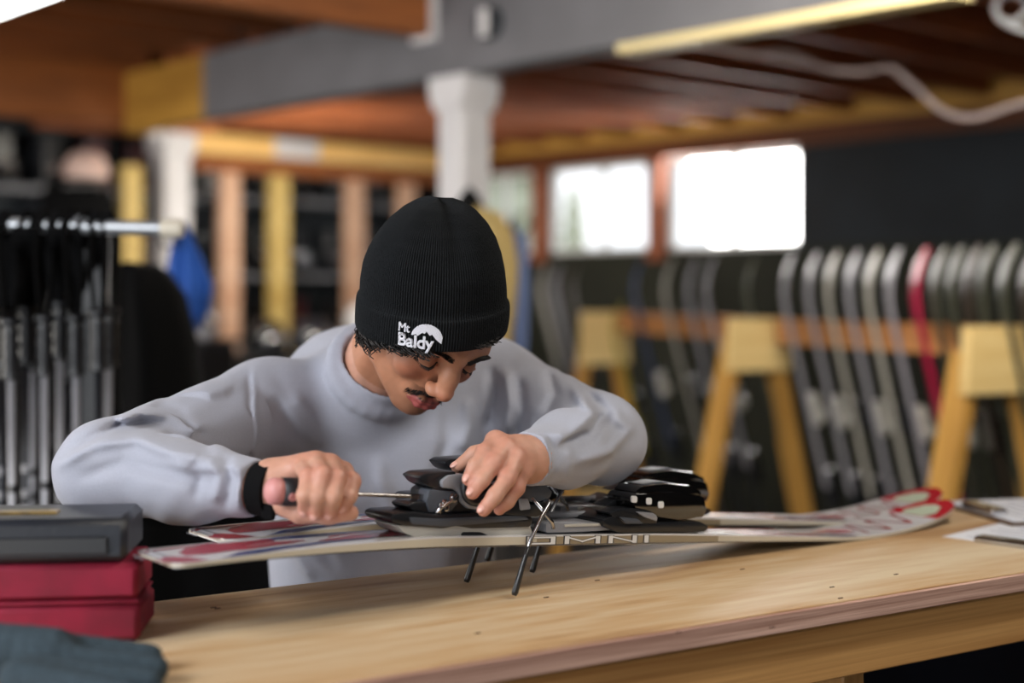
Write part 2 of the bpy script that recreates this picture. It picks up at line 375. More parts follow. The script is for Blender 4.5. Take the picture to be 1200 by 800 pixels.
# grey steel beam
bm_ = struct(rbox('trim_3', -6, 1.8, -.06, .06, 2.15, 2.46, M_steel, bev=.006))
rbox('bottom_strip', -2.2, -.95, -.075, .02, 2.12, 2.15, M_strip, bm_)
MB().lathe([(.062, 0), (.062, .03), (.03, .034), (.03, .03)], RM(-.30, -.06, 2.31), -V2, 20).build('conduit_knockout', M_wall, bm_)
MB().box(RM(-.30, -.10, 2.31), (.035, .02, .1), AX).build('bracket', M_white, bm_)
struct(rbox('trim_4', 1.8, 2.62, -.05, .05, 2.15, 2.46, M_ylw, bev=.004))
struct(rbox('trim_5', 2.62, 2.74, -4.5, .5, 2.19, 2.52, M_joist2, along='v', bev=.004))
# header over the partition with its studs
hd = struct(rbox('trim_6', 3.3, 3.4, .74, 2.95, 2.15, 2.275, M_hdr, along='v', bev=.004))
rbox('splice_plate', 3.285, 3.3, 1.30, 1.62, 2.155, 2.27, M_white, hd, along='v')
rbox('upper_header', 3.3, 3.4, .74, 2.95, 2.05, 2.145, M_joist2, hd, along='v')
for px, m in ((152, M_stud2), (268, M_stud), (326, M_stud2), (415, M_stud), (476, M_stud)):
    # where the view line meets the header line a = 3.35
    q = (px-600)/F_; P0 = RM(3.35, 0); b = (q*P0[1]-P0[0])/(V2[0]-q*V2[1])
    rbox('stud', 3.31, 3.39, b-.06, b+.06, 0, 2.05, m, hd, along='v', bev=.003)
# two painted columns
def column(a, b, wd, top, label):
    t = thing('steel_column', RM(a, b, 0), label, 'column', 'white painted columns')
    MB().box(RM(a, b, top/2-.06), (wd, wd, top-.12), AX, bev=.012).build('shaft', M_white, t)
    MB().prism([(-wd*.72, top), (wd*.72, top), (wd*.72, top-.06), (wd*.5, top-.13), (-wd*.5, top-.13), (-wd*.72, top-.06)], RM(a, b), U2, UP, V2, -wd*.6, wd*.6).build('capital', M_white, t)
    MB().box(RM(a, b, .01), (wd*1.5, wd*1.5, .02), AX).build('base_plate', M_white, t); return t
c1 = column(-.03, .035, .150, 2.15, 'large white painted column holding up the grey beam, behind the man')
c2 = column(3.35, .62, .17, 2.25, 'white painted column at the left end of the yellow header')
MB().tube([RM(3.3, .5, 2.2), RM(3.28, .47, 2.36), RM(3.3, .45, 2.45)], .035, 10).build('strap', M_white, c2)
# ceiling light fixture
M_tube = mat('fluorescent diffuser', (1, .99, .95, 1), .5, emit=9)
p0 = W(65, 0, 4.51); p0[2] = 2.25
lt = thing('ceiling_light', p0, 'glowing fluorescent ceiling fixture at the upper left', 'ceiling light')
cen = p0+U2*.3-V2*.13; cen[2] = 2.27
MB().box(cen, (1.25, .26, .02), AX).build('diffuser', M_tube, lt)
MB().box(cen+UP*.035, (1.27, .28, .05), AX, bev=.01).build('housing', M_white, lt)
MB().box(cen+UP*.19, (.3, .1, .26), AX).build('mount', M_white, lt)
# cable under the joists on the right
M_cab = mat('pale cable', '#9a8a86', .6)
pts = [W(805, 38, 4.6), W(830, 52, 4.6), W(880, 64, 4.7), W(925, 62, 4.8), W(965, 80, 4.9), W(1010, 84, 4.9), W(1045, 80, 4.9), W(1075, 104, 4.8), (W(1105, 130, 4.7)), W(1140, 138, 4.6), W(1180, 126, 4.5), W(1215, 112, 4.4), W(1260, 60, 4.3), W(1275, -20, 4.3)]
def smooth_path(P, n=6):
    P = np.array(P, float); out = []; Q = np.vstack([2*P[0]-P[1], P, 2*P[-1]-P[-2]])
    for i in range(1, len(Q)-2):
        for t in np.linspace(0, 1, n, endpoint=False):
            a, b, c, d = Q[i-1:i+3]; out.append(.5*((2*b)+(c-a)*t+(2*a-5*b+4*c-d)*t*t+(-a+3*b-3*c+d)*t**3))
    out.append(P[-1]); return np.array(out)
o = MB().tube(smooth_path(pts), .011, 8).build('electric_cable', M_cab, smooth=True)
tag(o, 'pale cable sagging in waves under the joists at upper right', 'cable')
o = MB().tube(smooth_path([W(1165, 8, 4.2), W(1172, 22, 4.2), W(1190, 24, 4.2), W(1205, 10, 4.2), W(1195, -6, 4.2), W(1175, -4, 4.2), W(1166, 10, 4.21), W(1180, 28, 4.22), W(1215, 40, 4.22)]), .009, 8).build('cable_coil', M_white, smooth=True)
tag(o, 'small loop of white cable hanging at the top right corner', 'cable')

# ================= SKI RACK =================
M_pine = wood('rack pine', '#ecd193', '#cda662', sc=4)
M_pined = wood('rack leg pine', '#cf9f50', '#a87630', sc=4)
TR = [np.array([1.44, 4.2, 0]), np.array([.935, 5.4, 0]), np.array([.455, 7.0, 0])]
RH = 1.225
labels = ['pale wooden A-frame trestle nearest, at the right edge', 'pale wooden A-frame trestle in the middle of the ski rack', 'pale wooden A-frame trestle farthest, beside the elbow of the man']
for i, T in enumerate(TR):
    r = nrm(TR[1]-TR[0]) if i < 2 else nrm(TR[2]-TR[1]); pv = nrm(np.cross(r, UP)); 
    if pv[0] < 0: pv = -pv
    t = thing('rack_trestle', T, labels[i], 'trestle', 'trestles of the ski rack')
    w1, w2, h = .25, .275, .20
    if i == 2: w1, w2, h = .24, .26, .26
    fr = frame(T, pv, np.cross(UP, pv), UP); n_ = -r
    MB().prism([(-w1/2, RH), (w1/2, RH), (w2/2, RH-h), (-w2/2, RH-h)], T, pv, UP, n_, -.02, .02, bev=.02).build('gusset_board', M_pine, t, M=fr)
    for s in (-1, 1):
        a = T+pv*s*(w2/2-.055)+UP*(RH-h+.12)-n_*.045; b = T+pv*s*(w2/2+.19)-n_*.045; d = nrm(b-a)
        if i == 2: b = T+pv*s*(w2/2+.10)-n_*.045
        plank('leg', a, b, .045, .095, M_pined, t, up=n_)
    MB().box(T+UP*.30+r*.02, (.42, .03, .09), np.array([pv, n_, UP])).build('cross_brace', M_pine, t)
r01 = nrm(TR[1]-TR[0]); pv01 = nrm(np.cross(r01, UP)); pv01 = pv01 if pv01[0] > 0 else -pv01
r12 = nrm(TR[2]-TR[1]); pv12 = nrm(np.cross(r12, UP)); pv12 = pv12 if pv12[0] > 0 else -pv12
for i in (0, 1):
    a, b = TR[i]+UP*(RH-.05), TR[i+1]+UP*(RH-.05); d = nrm(b-a)
    po = (pv01, pv12)[i]*.07; o = plank('rack_rail', a+d*.07+po, b-d*.05+po, .05, .095, wood('rail timber', '#c98d55', '#9a6233', sc=4))
    tag(o, ['wooden rail between the nearest and middle trestles', 'wooden rail between the middle and farthest trestles'][i], 'rail', 'rack rails')
def ski_prof(n=26, L=1.5, wd=.09):
    return None
M_sk = [mat('ski grey', '#8b8990', .35), mat('ski pale', '#9f9b92', .35), mat('ski dark', '#3a3d44', .35), mat('ski crimson', '#a8123e', .35), mat('ski olive', '#3b3c2f', .4), mat('ski brown', '#34291f', .4), mat('ski navy', '#2b3a5e', .35)]
M_bind = mat('black binding plastic', '#17181a', .35); M_bindw = mat('pale binding plastic', '#b8b4aa', .4)
M_skt = mat('shaded ski tail', '#1d1f24', .4)  # dark colour stands in for shade on the lower skis
SKI0 = {}
def rack_ski(rail_pt, pv, r, mi, label, group, L=1.47, lean=.36, tipz=1.47, w=.075, curl=.075):
    bot = rail_pt*1; bot[2] = .0; bot = bot+pv*lean
    top = rail_pt*1; top = rail_pt+pv*0; top[2] = RH+.0
    d = nrm((rail_pt+pv*.03+UP*0)*[1, 1, 0]+UP*RH-bot); base = bot
    fw = nrm(np.cross(d, r)); 
    if fw @ pv < 0: fw = -fw     # towards +pv: the way the tip curls
    fw = nrm(fw*.86-r*.5); wd = nrm(np.cross(fw, d))
    M = frame(base, wd, fw, d)
    if mi in SKI0: return dup(SKI0[mi], M, label, group)
    t = thing('stored_ski', base, label, 'ski', group, M=M); SKI0[mi] = t
    V = []; S = np.linspace(0, 1, 28); Ls = tipz/abs(d[2])
    for s in S:
        z = s*Ls; ww = w*(.5+.14*(2*s-1)**2); off = 0
        if s > .86: q = (s-.86)/.14; off = curl*q*q; ww *= math.sqrt(max(0.02, 1-q**3)); z -= .02*q*q
        th = .007
        V += [(-ww, off-th, z), (ww, off-th, z), (ww, off+th, z), (-ww, off+th, z)]
    F = [(4*i+j, 4*i+(j+1) % 4, 4*i+4+(j+1) % 4, 4*i+4+j) for i in range(27) for j in range(4)]+[(0, 3, 2, 1), (108, 109, 110, 111)]
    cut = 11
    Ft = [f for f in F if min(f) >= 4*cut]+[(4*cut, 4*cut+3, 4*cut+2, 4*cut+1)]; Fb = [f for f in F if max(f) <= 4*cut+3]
    MB().add(V, Ft).build('ski_body', M_sk[mi], t, M=M, local=True, smooth='auto'); MB().add(V, Fb).build('shaded_tail', M_skt, t, M=M, local=True, smooth='auto')
    MB().box((0, .025, Ls*.60), (.06, .045, .12), bev=.012).box((0, .05, Ls*.585), (.045, .02, .03)).build('toe_piece', M_bindw if mi % 2 == 0 else M_bind, t, M=M, local=True)
    MB().box((0, .028, Ls*.40), (.06, .05, .14), bev=.012).build('heel_piece', M_bind, t, M=M, local=True)
    return t
def rail_at(px, i):
    q = (px-600)/F_; A, B = TR[i], TR[i+1]; d = B-A; t = (q*A[1]-A[0])/(d[0]-q*d[1]); return A+t*d
names = {0: 'grey', 1: 'pale', 2: 'dark', 3: 'crimson', 4: 'olive', 5: 'brown', 6: 'navy'}
ordn = ['first', 'second', 'third', 'fourth', 'fifth', 'sixth', 'seventh', 'eighth', 'ninth', 'tenth', 'eleventh', 'twelfth', 'thirteenth']
pxs = [882, 910, 933, 957, 980, 1004, 1035, 1057, 1076, 1095, 1112, 1137, 1163]
mis = [0, 0, 1, 0, 1, 0, 3, 4, 4, 5, 4, 4, 5]
for k, (px, mi) in enumerate(zip(pxs, mis)):
    lb = 'the one crimson ski in the rack, between grey and olive skis' if mi == 3 else '%s ski leaning on the near rack rail, %s ski from the middle trestle' % (names[mi], ordn[k])
    rack_ski(rail_at(px+33, 0), pv01, r01, mi, lb, 'skis on the near rack')
pxs = [612, 628, 648, 755, 782, 803, 850]; mis = [1, 0, 5, 1, 0, 0, 4]
for k, (px, mi) in enumerate(zip(pxs, mis)):
    if px < 700:
        q = (px+20-600)/F_; bp = np.array([q*7.6, 7.6, 0]); 
    else: bp = rail_at(px+22, 1)
    rack_ski(bp, pv12, r12, mi, '%s ski %s, %s from the left' % (names[mi], 'behind the farthest trestle' if px < 700 else 'leaning on the far rack rail', ordn[k if px < 700 else k-3]), 'skis on the far rack')
a = rail_at(604, 1)
# yellow tip of a ski behind the farthest trestle
o = rack_ski(rail_at(760, 1)+r12*.2, pv12, r12, 6, 'navy ski leaning on the far rack rail beside the pale skis', 'skis on the far rack')
M_sk.append(mat('ski yellow', '#8f8412', .4)); rack_ski(rail_at(738, 1)+r12*.35, pv12, r12, 7, 'short yellow ski behind the farthest trestle', 'skis on the far rack', tipz=1.27)
# dark lower rail the ski tails stand against
for i, lb in ((0, 'near'), (1, 'far')):
    p = (pv01, pv12)[i]; o = plank('tail_board', TR[i]+p*.50+UP*.045, TR[i+1]+p*.50+UP*.045, .03, .09, M_pined)
    tag(o, 'low board along the floor that stops the ski tails, %s bay' % lb, 'board', 'tail boards')
# ================= LEFT BACKGROUND =================
M_shelf = mat('pale shelf edge', '#8d8f96', .6); M_blk = mat('black plastic', '#141518', .3, spec=.6); M_drk = mat('charcoal plastic', '#2a2c31', .35)
M_wh = mat('white plastic', '#dcdcdc', .35); M_chr = mat('bright metal', '#c9c9cc', .2, metal=1)
sh = thing('boot_shelf', RM(3.95, 1.0, 0), 'dark wall shelving full of ski boots behind the studs', 'shelf')
zs = [.45, .95, 1.42, 1.92]
for z in zs: MB().box(RM(3.92, .9, z), (.34, 5.0, .03), AX).build('shelf_board', M_shelf, sh)
for b in (-1.6, 0.05, 1.7, 3.0): MB().box(RM(3.94, b, 1.1), (.30, .04, 2.2), AX).build('upright', M_drk, sh)
B0 = {}
def boot(pos, rz, ci, label):
    M = Matrix.Translation(Vector(pos)) @ Matrix.Rotation(rz, 4, 'Z')
    if ci in B0: return dup(B0[ci], M, label)
    t = thing('ski_boot', pos, label, 'ski boot', 'ski boots on the shelves', M=M); B0[ci] = t
    m = (M_blk, M_drk, M_wh, mat('maroon boot shell', '#4a1c22', .35))[ci]
    MB().prism([(-.14, 0), (.16, 0), (.17, .04), (.12, .09), (.03, .13), (-.11, .14), (-.15, .06)], (0, 0, 0), (1, 0, 0), (0, 0, 1), (0, -1, 0), -.05, .05, bev=.15).build('shell', m, t, M=M, local=True, smooth='auto')
    MB().prism([(-.13, .11), (.03, .11), (.05, .3), (-.1, .32)], (0, 0, 0), (1, 0, 0), (0, 0, 1), (0, -1, 0), -.055, .055, bev=.1).build('cuff', m, t, M=M, local=True, smooth='auto')
    for q, (x, z) in enumerate(((.10, .1), (.05, .14), (.0, .2), (.01, .27))):
        MB().box((x, 0, z), (.03, .118, .018), bev=.004).build('buckle', M_chr if ci != 2 else M_blk, t, M=M, local=True)
    return t
cn = ['black', 'charcoal', 'white', 'maroon']; rown = ['lowest', 'second', 'third', 'top']; k = 0
rz0 = math.atan2(-U2[1], -U2[0])
for si, z in enumerate(zs):
    cnt = 0
    for j in range(15):
        b = -1.35+j*.29
        if random.random() < .12: continue
        cnt += 1; ci = random.choice([0, 0, 1, 0, 1, 3, 0, 2 if random.random() < .35 else 1])
        boot(RM(3.88, b, z+.0155), rz0+random.uniform(-.15, .15), ci, '%s ski boot on the %s shelf, %s boot from its left end' % (cn[ci], rown[si], (ordn+['fourteenth', 'fifteenth'])[cnt-1]))
# helmet on a post, top left
hp = RM(3.0, -.30, 0)
t = thing('helmet', W(101, 196, 7.6), 'round pale pink helmet hung high at the upper left', 'helmet')
MB().lathe([(.0, .13), (.05, .125), (.09, .10), (.115, .05), (.12, 0), (.11, -.02)], W(101, 205, 7.6), UP, 20).build('shell', mat('pink shell', '#d8b9ae', .4), t, smooth=True)
MB().box(W(101, 225, 7.6)+[0, -.02, .03], (.2, .2, .05), bev=.02).build('brim', M_blk, t)
M_cl = mat('black cloth', '#060607', .95, spec=.2); 
o = MB().ell(W(90, 236, 7.7), (.2, .08, .17)).box(W(90, 270, 7.7), (.12, .08, .3)).build('dark_jacket', M_cl); tag(o, 'bulky black jacket hanging under the pale helmet', 'jacket')
# low black clutter on the floor between the studs and the man : stacked crates
crl = ['black crate on the floor left of the man, %s' % s for s in ('lowest behind the pole rack', 'beside the first under the studs', 'in the middle under the yellow stud', 'right one under the pale studs')]
for i, (a, b, zz) in enumerate(((2.6, -.9, .9), (2.5, .1, 1.05), (2.6, .95, .95), (2.6, 1.6, 1.05))):
    t = thing('storage_crate', RM(a, b, 0), crl[i], 'crate', 'black crates'); 
    MB().box(RM(a, b, zz/2), (.5, .62, zz), AX, bev=.02).build('crate_body', M_blk, t)
    MB().box(RM(a, b, zz+.012), (.53, .65, .03), AX, bev=.01).build('lid', M_drk, t)
    for hh in (.3, .7): MB().box(RM(a-.26, b, hh*zz), (.02, .2, .05), AX, bev=.006).build('handle', M_shelf, t)
t = thing('storage_crate', np.array([-.69, 3.5, 0]), 'added black block darkening the gap behind the elbow, below the ski tails', 'crate', 'black crates')  # dark block added so the lit floor does not show here
MB().box((-.69, 3.5, .40), (.62, .4, .80), bev=.02).build('crate_body', M_cl, t); MB().box((-.69, 3.5, .812), (.64, .42, .024), bev=.01).build('lid', M_cl, t)
# helmets on top of crates (glossy, catch the light)
for i, (a, b, z, c) in enumerate(((2.5, -.05, 1.077, '#15171c'), (2.5, .28, 1.077, '#c8c8ce'), (2.6, .8, .977, '#1c1e22'), (2.6, 1.1, .977, '#23262e'), (2.6, 1.48, 1.077, '#b9b9bd'), (2.6, 1.78, 1.077, '#17181c'), (2.6, -1.0, .927, '#202228'))):
    t = thing('helmet', RM(a, b, z), '%s glossy helmet on a crate, %s of the crate helmets from the left' % ('pale' if i in (1, 4) else 'dark', ['second', 'third', 'fourth', 'fifth', 'sixth', 'seventh', 'first'][i]), 'helmet', 'helmets on the crates')
    MB().lathe([(.0, .19), (.05, .183), (.09, .155), (.115, .10), (.122, .05), (.115, .0)], RM(a, b, z), UP, 20, sy=1.15).build('shell', mat('helmet shell %d' % i, c, .12), t, smooth=True)
    MB().tube([RM(a-.1, b-.09, z+.08), RM(a-.135, b, z+.085), RM(a-.1, b+.09, z+.08)], .022, 8).build('goggles', M_chr, t, smooth=True)
# blue cloth, big black coat
def drape(name, rows, m, label, cat, thick=.02, grp=None, ruffle=.012):
    """closed cloth body lofted from (px_left, px_right, py, Y) rows"""
    V = []; n = 28
    for i, (x0, x1, y, Y) in enumerate(rows):
        for j in range(n):
            a = 2*math.pi*j/n; cx = (x0+x1)/2; rx = (x1-x0)/2; p = W(cx+rx*math.cos(a), y, Y); p[1] += math.sin(a)*thick+ruffle*math.sin(a*7+i*.5)
            V.append(p)
    m_ = len(rows); F = [(i*n+j, i*n+(j+1) % n, (i+1)*n+(j+1) % n, (i+1)*n+j) for i in range(m_-1) for j in range(n)]+[tuple(range(n)), tuple((m_-1)*n+j for j in range(n))]
    o = MB().add(V, F).build(name, m, smooth=True); return tag(o, label, cat, grp)
M_blue = mat('blue cloth', '#1450a8', .8, sheen=.2)
drape('blue_cloth', [(210, 216, 262, 3.9), (205, 224, 276, 3.9), (198, 238, 305, 3.9), (194, 250, 335, 3.9), (196, 245, 365, 3.9), (212, 232, 388, 3.9)], M_blue, 'blue cloth hanging beside the end of the grey pipe', 'cloth', .04)
drape('black_coat', [(160, 172, 308, 3.5), (140, 195, 318, 3.5), (125, 215, 345, 3.5), (122, 230, 400, 3.5), (120, 240, 480, 3.5), (118, 245, 600, 3.5), (115, 250, 760, 3.5), (115, 250, 950, 3.5)], M_cl, 'large black coat hanging right of the ski poles', 'coat', .15)
drape('black_strapping', [(-40, 34, 250, 2.82), (-42, 36, 262, 2.82), (-40, 33, 300, 2.80), (-36, 30, 340, 2.80), (-30, 26, 356, 2.80)], M_cl, 'black scarf draped over the left end of the grey pipe', 'strapping', .03)  # one drape stands in for the black mass of pole straps
def stand(x, y, h, label):
    t = thing('coat_stand', (x, y, 0), label, 'coat stand', 'coat stands')
    MB().tube([(x, y, .02), (x, y, h)], .014, 10).build('pole', M_blk, t, smooth='auto'); MB().lathe([(.0, .03), (.02, .03), (.17, .01), (.17, 0), (.0, 0)], (x, y, 0), UP, 20, cap=False).build('foot', M_blk, t, smooth='auto')
    for a in range(4): MB().tube([(x, y, h-.03), (x+.05*math.cos(a*1.57), y+.05*math.sin(a*1.57), h-.035), (x+.07*math.cos(a*1.57), y+.07*math.sin(a*1.57), h+.01)], .006, 6).build('hook', M_blk, t, smooth=True)
q = W(213, 270, 3.90); stand(q[0], q[1], q[2]-.01, 'black coat stand under the blue cloth, mostly hidden')
q = W(96, 225, 7.70); stand(q[0], q[1], q[2]+.02, 'black coat stand under the pale helmet and bulky jacket')
q = W(600, 262, 4.72); stand(q[0], q[1], q[2], 'black coat stand behind the tan jacket')
# tan jacket behind the man
tj = drape('tan_jacket', [(556, 566, 243, 4.6), (548, 588, 250, 4.6), (545, 602, 275, 4.6), (545, 608, 310, 4.6), (548, 606, 345, 4.6), (550, 600, 400, 4.6), (552, 598, 470, 4.6)], mat('tan cloth', '#9a8452', .8), 'tan jacket hanging behind the beanie beside the column', 'jacket', .09)
o = MB().lathe([(.001, .07), (.03, .04), (.05, 0), (.05, -.03)], W(550, 243, 4.6), UP, 14).build('dark_hood', M_cl); tag(o, 'small dark pointed hood above the tan jacket', 'hood')
drape('blue_jacket', [(596, 604, 262, 4.75), (592, 618, 280, 4.75), (590, 620, 330, 4.75), (588, 618, 400, 4.75), (588, 612, 480, 4.75)], mat('pale blue cloth', '#5b6c96', .8), 'faded blue jacket beside the tan jacket, under the window', 'jacket', .07)
# ================= POLE RACK =================
M_pipe = mat('grey pipe', '#a9acb0', .35, metal=.6); M_alu = mat('pole aluminium', '#98989d', .35, metal=.3); M_alu2 = mat('dark pole shaft', '#2c2e33', .3, metal=.6)
YP = 2.75
t = thing('pole_rack', W(30, 262, YP)*[1, 1, 0], 'grey horizontal pipe rack that the ski poles hang from', 'rack')
a, b = W(-60, 262, YP+.02), W(202, 268, YP)
MB().tube([a, b], .0145, 16).build('pipe', M_pipe, t, smooth='auto')
MB().lathe([(.0, .022), (.017, .02), (.019, .01), (.019, -.02), (.0145, -.022)], b, nrm(b-a), 16).build('end_cap', mat('cream plastic', '#d8cfbd', .5), t, smooth='auto')
up_ = W(112, 262, YP+.1); ft = up_*1; ft[2] = 0; up_[2] = a[2]
MB().box((up_+ft)/2, (.045, .045, up_[2])).build('post', M_blk, t); MB().box(ft+[0, 0, .015], (.5, .4, .03), bev=.01).build('foot', M_blk, t)
MB().tube([up_-[0, .1, 0.0], up_+[0, .02, 0]], .015, 10).build('arm', M_blk, t)
def ski_pole(px, ytop, Y, shaft_m, strap_w, label, grip_h=.115):
    g0 = W(px, ytop, Y); t = thing('ski_pole', g0, label, 'ski pole', 'ski poles hanging on the rack')
    lx = random.uniform(-.012, .012); bot = g0+np.array([lx, .0, -1.02]); d = nrm(bot-g0)
    prof = [(.0, 0), (.016, .001), (.021, -.004), (.021, -.012), (.0145, -.018), (.0165, -.03), (.014, -.04), (.017, -.055), (.0145, -.068), (.0165, -.08), (.014, -.09), (.0175, -grip_h), (.01, -grip_h-.004)]
    MB().lathe([(r, -h) for r, h in prof], g0, d, 14).build('grip', M_blk, t, smooth='auto')
    MB().tube([g0+d*grip_h, g0+d*.5, g0+d*1.0], [.0075, .007, .004], 10).build('shaft', shaft_m, t, smooth=True)
    for z in (.32, .37, .40, .52, .56, .62): MB().lathe([(.0079, 0), (.0079, .014)], g0+d*z, d, 10).build('shaft_band', M_blk if shaft_m is M_alu else M_alu, t)
    MB().lathe([(.008, -.01), (.045, 0), (.045, .006), (.008, .01)], g0+d*.93, d, 16).build('basket', M_blk, t)
    top = W(px+random.uniform(-3, 3), 262, YP+.01)+[0, 0, .012]; s0 = g0+np.array([0, 0, -.006])
    for s in (-1, 1):
        p = [s0+np.array([s*.005, s*.006, 0]), (s0+top)/2+np.array([s*strap_w*.5, s*.014, 0]), top+np.array([s*strap_w*.4, s*.017, -.02])]
        if s == 1: p += [top+np.array([0, 0, .006]), top+np.array([-strap_w*.4, -.017, -.02])]
        MB().tube(smooth_path(p, 5), .013, 8, flat=.25).build('strap', M_cl, t, smooth=True)
    return t
L_ = [(-8, 352, 2.78, 0), (12, 372, 2.72, 0), (30, 358, 2.86, 1), (52, 368, 2.72, 0), (70, 352, 2.84, 0), (88, 368, 2.72, 0), (101, 362, 2.86, 0), (115, 362, 2.70, 1), (128, 360, 2.80, 0), (40, 366, 2.92, 0), (78, 380, 2.94, 1), (3, 365, 2.92, 1)]
for k, (px, y, Y, s) in enumerate(L_):
    row = 'front' if Y < 2.8 else 'back'; k = sorted(p[0] for p in L_ if (p[2] < 2.8) == (Y < 2.8)).index(px)
    ski_pole(px, y, Y, M_alu2 if s else M_alu, .022, '%s ski pole hanging in the %s row, %s pole of that row from the left' % ('dark' if s else 'silver', row, ordn[k]))
drape('dark_trousers', [(118, 135, 258, 3.1), (116, 138, 300, 3.1), (110, 140, 400, 3.1), (108, 142, 600, 3.1), (108, 142, 800, 3.1)], M_cl, 'black trousers hanging beside the last ski pole', 'trousers', .06)
o = MB().box(W(73, 310, 3.05), (.018, .03, .14)).build('wooden_hanger_slat', M_joist2); tag(o, 'narrow orange wooden slat glimpsed between the pole straps', 'slat')
# ================= WORKBENCH =================
M_ply = wood('bench plywood', '#d9c5a4', '#94693f', '#6a4426', sc=6, stretch=(.13, 1, 1), r0=.50, r1=.90, mid=(.65, '#c4a074'), rough=.5, knots=3.2, bump=.15)
M_edge = wood('pink-painted bench edge', '#ddb6a4', '#7c4e3c', sc=14, stretch=(.06, 1, 4), rough=.55, bump=.5)
M_apron = wood('bench apron', '#dba768', '#96622f', '#5e3a1c', sc=7, stretch=(.05, 1, 3.0), knots=2.6, rough=.5)
TZ = E-.376; TD = np.array([.846, .533, 0]); TD = TD/np.linalg.norm(TD); TN = np.array([-TD[1], TD[0], 0])
def TB(t, n, z=0): return np.array([.171, 1.58, 0])+TD*t+TN*n+UP*(TZ+z)
bench = thing('workbench', TB(.3, .22)*[1, 1, 0], 'long pale plywood workbench in the foreground', 'workbench')
def bpart(name, t0, t1, n0, n1, z0, z1, m, bev=.002):
    return MB().box((0, 0, 0), (t1-t0, n1-n0, z1-z0), bev=bev).build(name, m, bench, frame(TB((t0+t1)/2, (n0+n1)/2, (z0+z1)/2), TD, TN, UP), local=True)
bpart('top_sheet', -1.05, 1.7, -.0, .44, -.012, 0, M_ply, .001)
bpart('edge_strip', -1.05, 1.7, -.003, .44, -.025, -.0125, M_edge, .001)
bpart('top_lip', -1.05, 1.7, -.007, -.0005, -.0245, -.002, M_edge, .001)
bpart('front_apron', -1.05, 1.7, .008, .046, -.097, -.0255, M_apron)
bpart('back_apron', -1.05, 1.7, .39, .43, -.115, -.0255, M_apron)
for t_ in (-1.0, .35, 1.62):
    for n_ in (.10, .34):
        plank('leg', TB(t_, n_, -TZ), TB(t_, n_, -.0255), .085, .04, M_apron, bench, up=TD)
plank('brace', TB(.45, .10, -.52), TB(1.05, .10, -.03), .04, .09, M_joist, bench, up=TN)
bpart('added_backing', -.95, 1.6, .405, .42, -.72, -.115, mat('navy backing sheet', '#141c2e', .7))  # dark sheet added to keep the space under the bench black
bpart('low_shelf', -.95, 1.6, .14, .42, -.62, -.60, M_joist)
t = thing('blue_bin', TB(.35, .24, -.60), 'dark blue bin under the workbench', 'bin')
MB().box(TB(.35, .26, -.45), (.38, .2, .28), np.array([TD, TN, UP]), bev=.01).build('bin_body', mat('navy plastic', '#1d2a48', .4), t)
MB().box(TB(.35, .26, -.30), (.40, .22, .02), np.array([TD, TN, UP]), bev=.005).build('rim', mat('navy plastic rim', '#243459', .4), t)
# small marks: staples, holes and dents in the worn top
mb = MB()
for px, py in ((975, 688), (870, 667), (700, 680), (250, 712), (795, 741), (985, 701), (1050, 673), (255, 713), (560, 742), (640, 700), (905, 735)):
    Yv = .376*F_/(py-340); p = W(px, py, Yv); mb.box(p+[0, 0, .0003], (.007, .002, .001), np.array([TD, TN, UP]))
o = mb.build('staple', mat('rusty steel', '#4a2f20', .6), bench); o['kind'] = 'stuff'
# papers and clipboards at the right end
M_pap = mat('white paper', '#dfe0e6', .8); M_ink = mat('printed ink', '#8d90a0', .8); M_brd = mat('brown clipboard', '#5a4026', .6)
def clipb(c, ang, label, w_=.23, l_=.31, kind=0):
    x = nrm(TD*math.cos(ang)+TN*math.sin(ang)); y = np.cross(UP, x); t = thing('clipboard', c, label, 'clipboard', 'clipboards on the bench')
    MB().box(c+UP*.0025, (l_, w_, .004), np.array([x, y, UP])).build('board', M_brd, t)
    for q in range(2): MB().box(c+UP*(.0055+q*.0018)+x*.004*q, (l_*.93, w_*.93, .0012), np.array([x, y, UP])).build('sheet', M_pap, t)
    for q in range(9): MB().box(c+UP*.0082+x*(-.11+q*.024), (.003, w_*(.7-.2*(q % 3 == 2)), .0003), np.array([x, y, UP])).build('print_line', M_ink, t)
    MB().box(c+UP*.012-x*(l_/2-.02), (.03, .1, .01), np.array([x, y, UP]), bev=.003).build('clip', M_chr, t)
    return t
clipb(W(1232, 632, .376*F_/(626-340)), .2, 'brown clipboard with printed sheets at the right end of the bench, nearer one')
clipb(W(1238, 600, .376*F_/(600-340)), -.35, 'white papers on a board at the far right of the bench, farther one')
# black and red case at the left
M_red = mat('crimson velvet', '#8a0a2e', .75, var=.35, bscale=12, bump=.5); M_char = mat('charcoal case plastic', '#1d2129', .42, bump=.15, bscale=200); M_brass = mat('speckled brass strip', '#9a8048', .3, metal=.4, var=.5, bscale=90)
bx = nrm([.985, .10, 0]); by = np.cross(UP, bx); c0 = np.array([-.398, 1.52, TZ]); Bx = np.array([bx, by, UP])
t = thing('red_case', c0-bx*.12, 'crimson velvet covered box under the charcoal case at the lower left', 'box')
for z0, z1, in_ in ((.0, .040, 0), (.040, .044, .001), (.044, .084, .002)):
    w0 = .0 if z0 == 0 else .001
    MB().box(c0-bx*(.15+w0)+by*.055+UP*((z0+z1)/2+.0005), (.30-in_, .11-in_*2, z1-z0), Bx, bev=.006).build('velvet_panel', M_red, t, smooth='auto')
c1_ = c0-bx*.163+UP*.085
t = thing('charcoal_case', c1_, 'charcoal plastic case with a brass strip resting on the red box', 'case')
MB().box(c1_+by*.055+UP*.0245, (.30, .115, .047), Bx, bev=.007).build('case_body', M_char, t, smooth='auto')
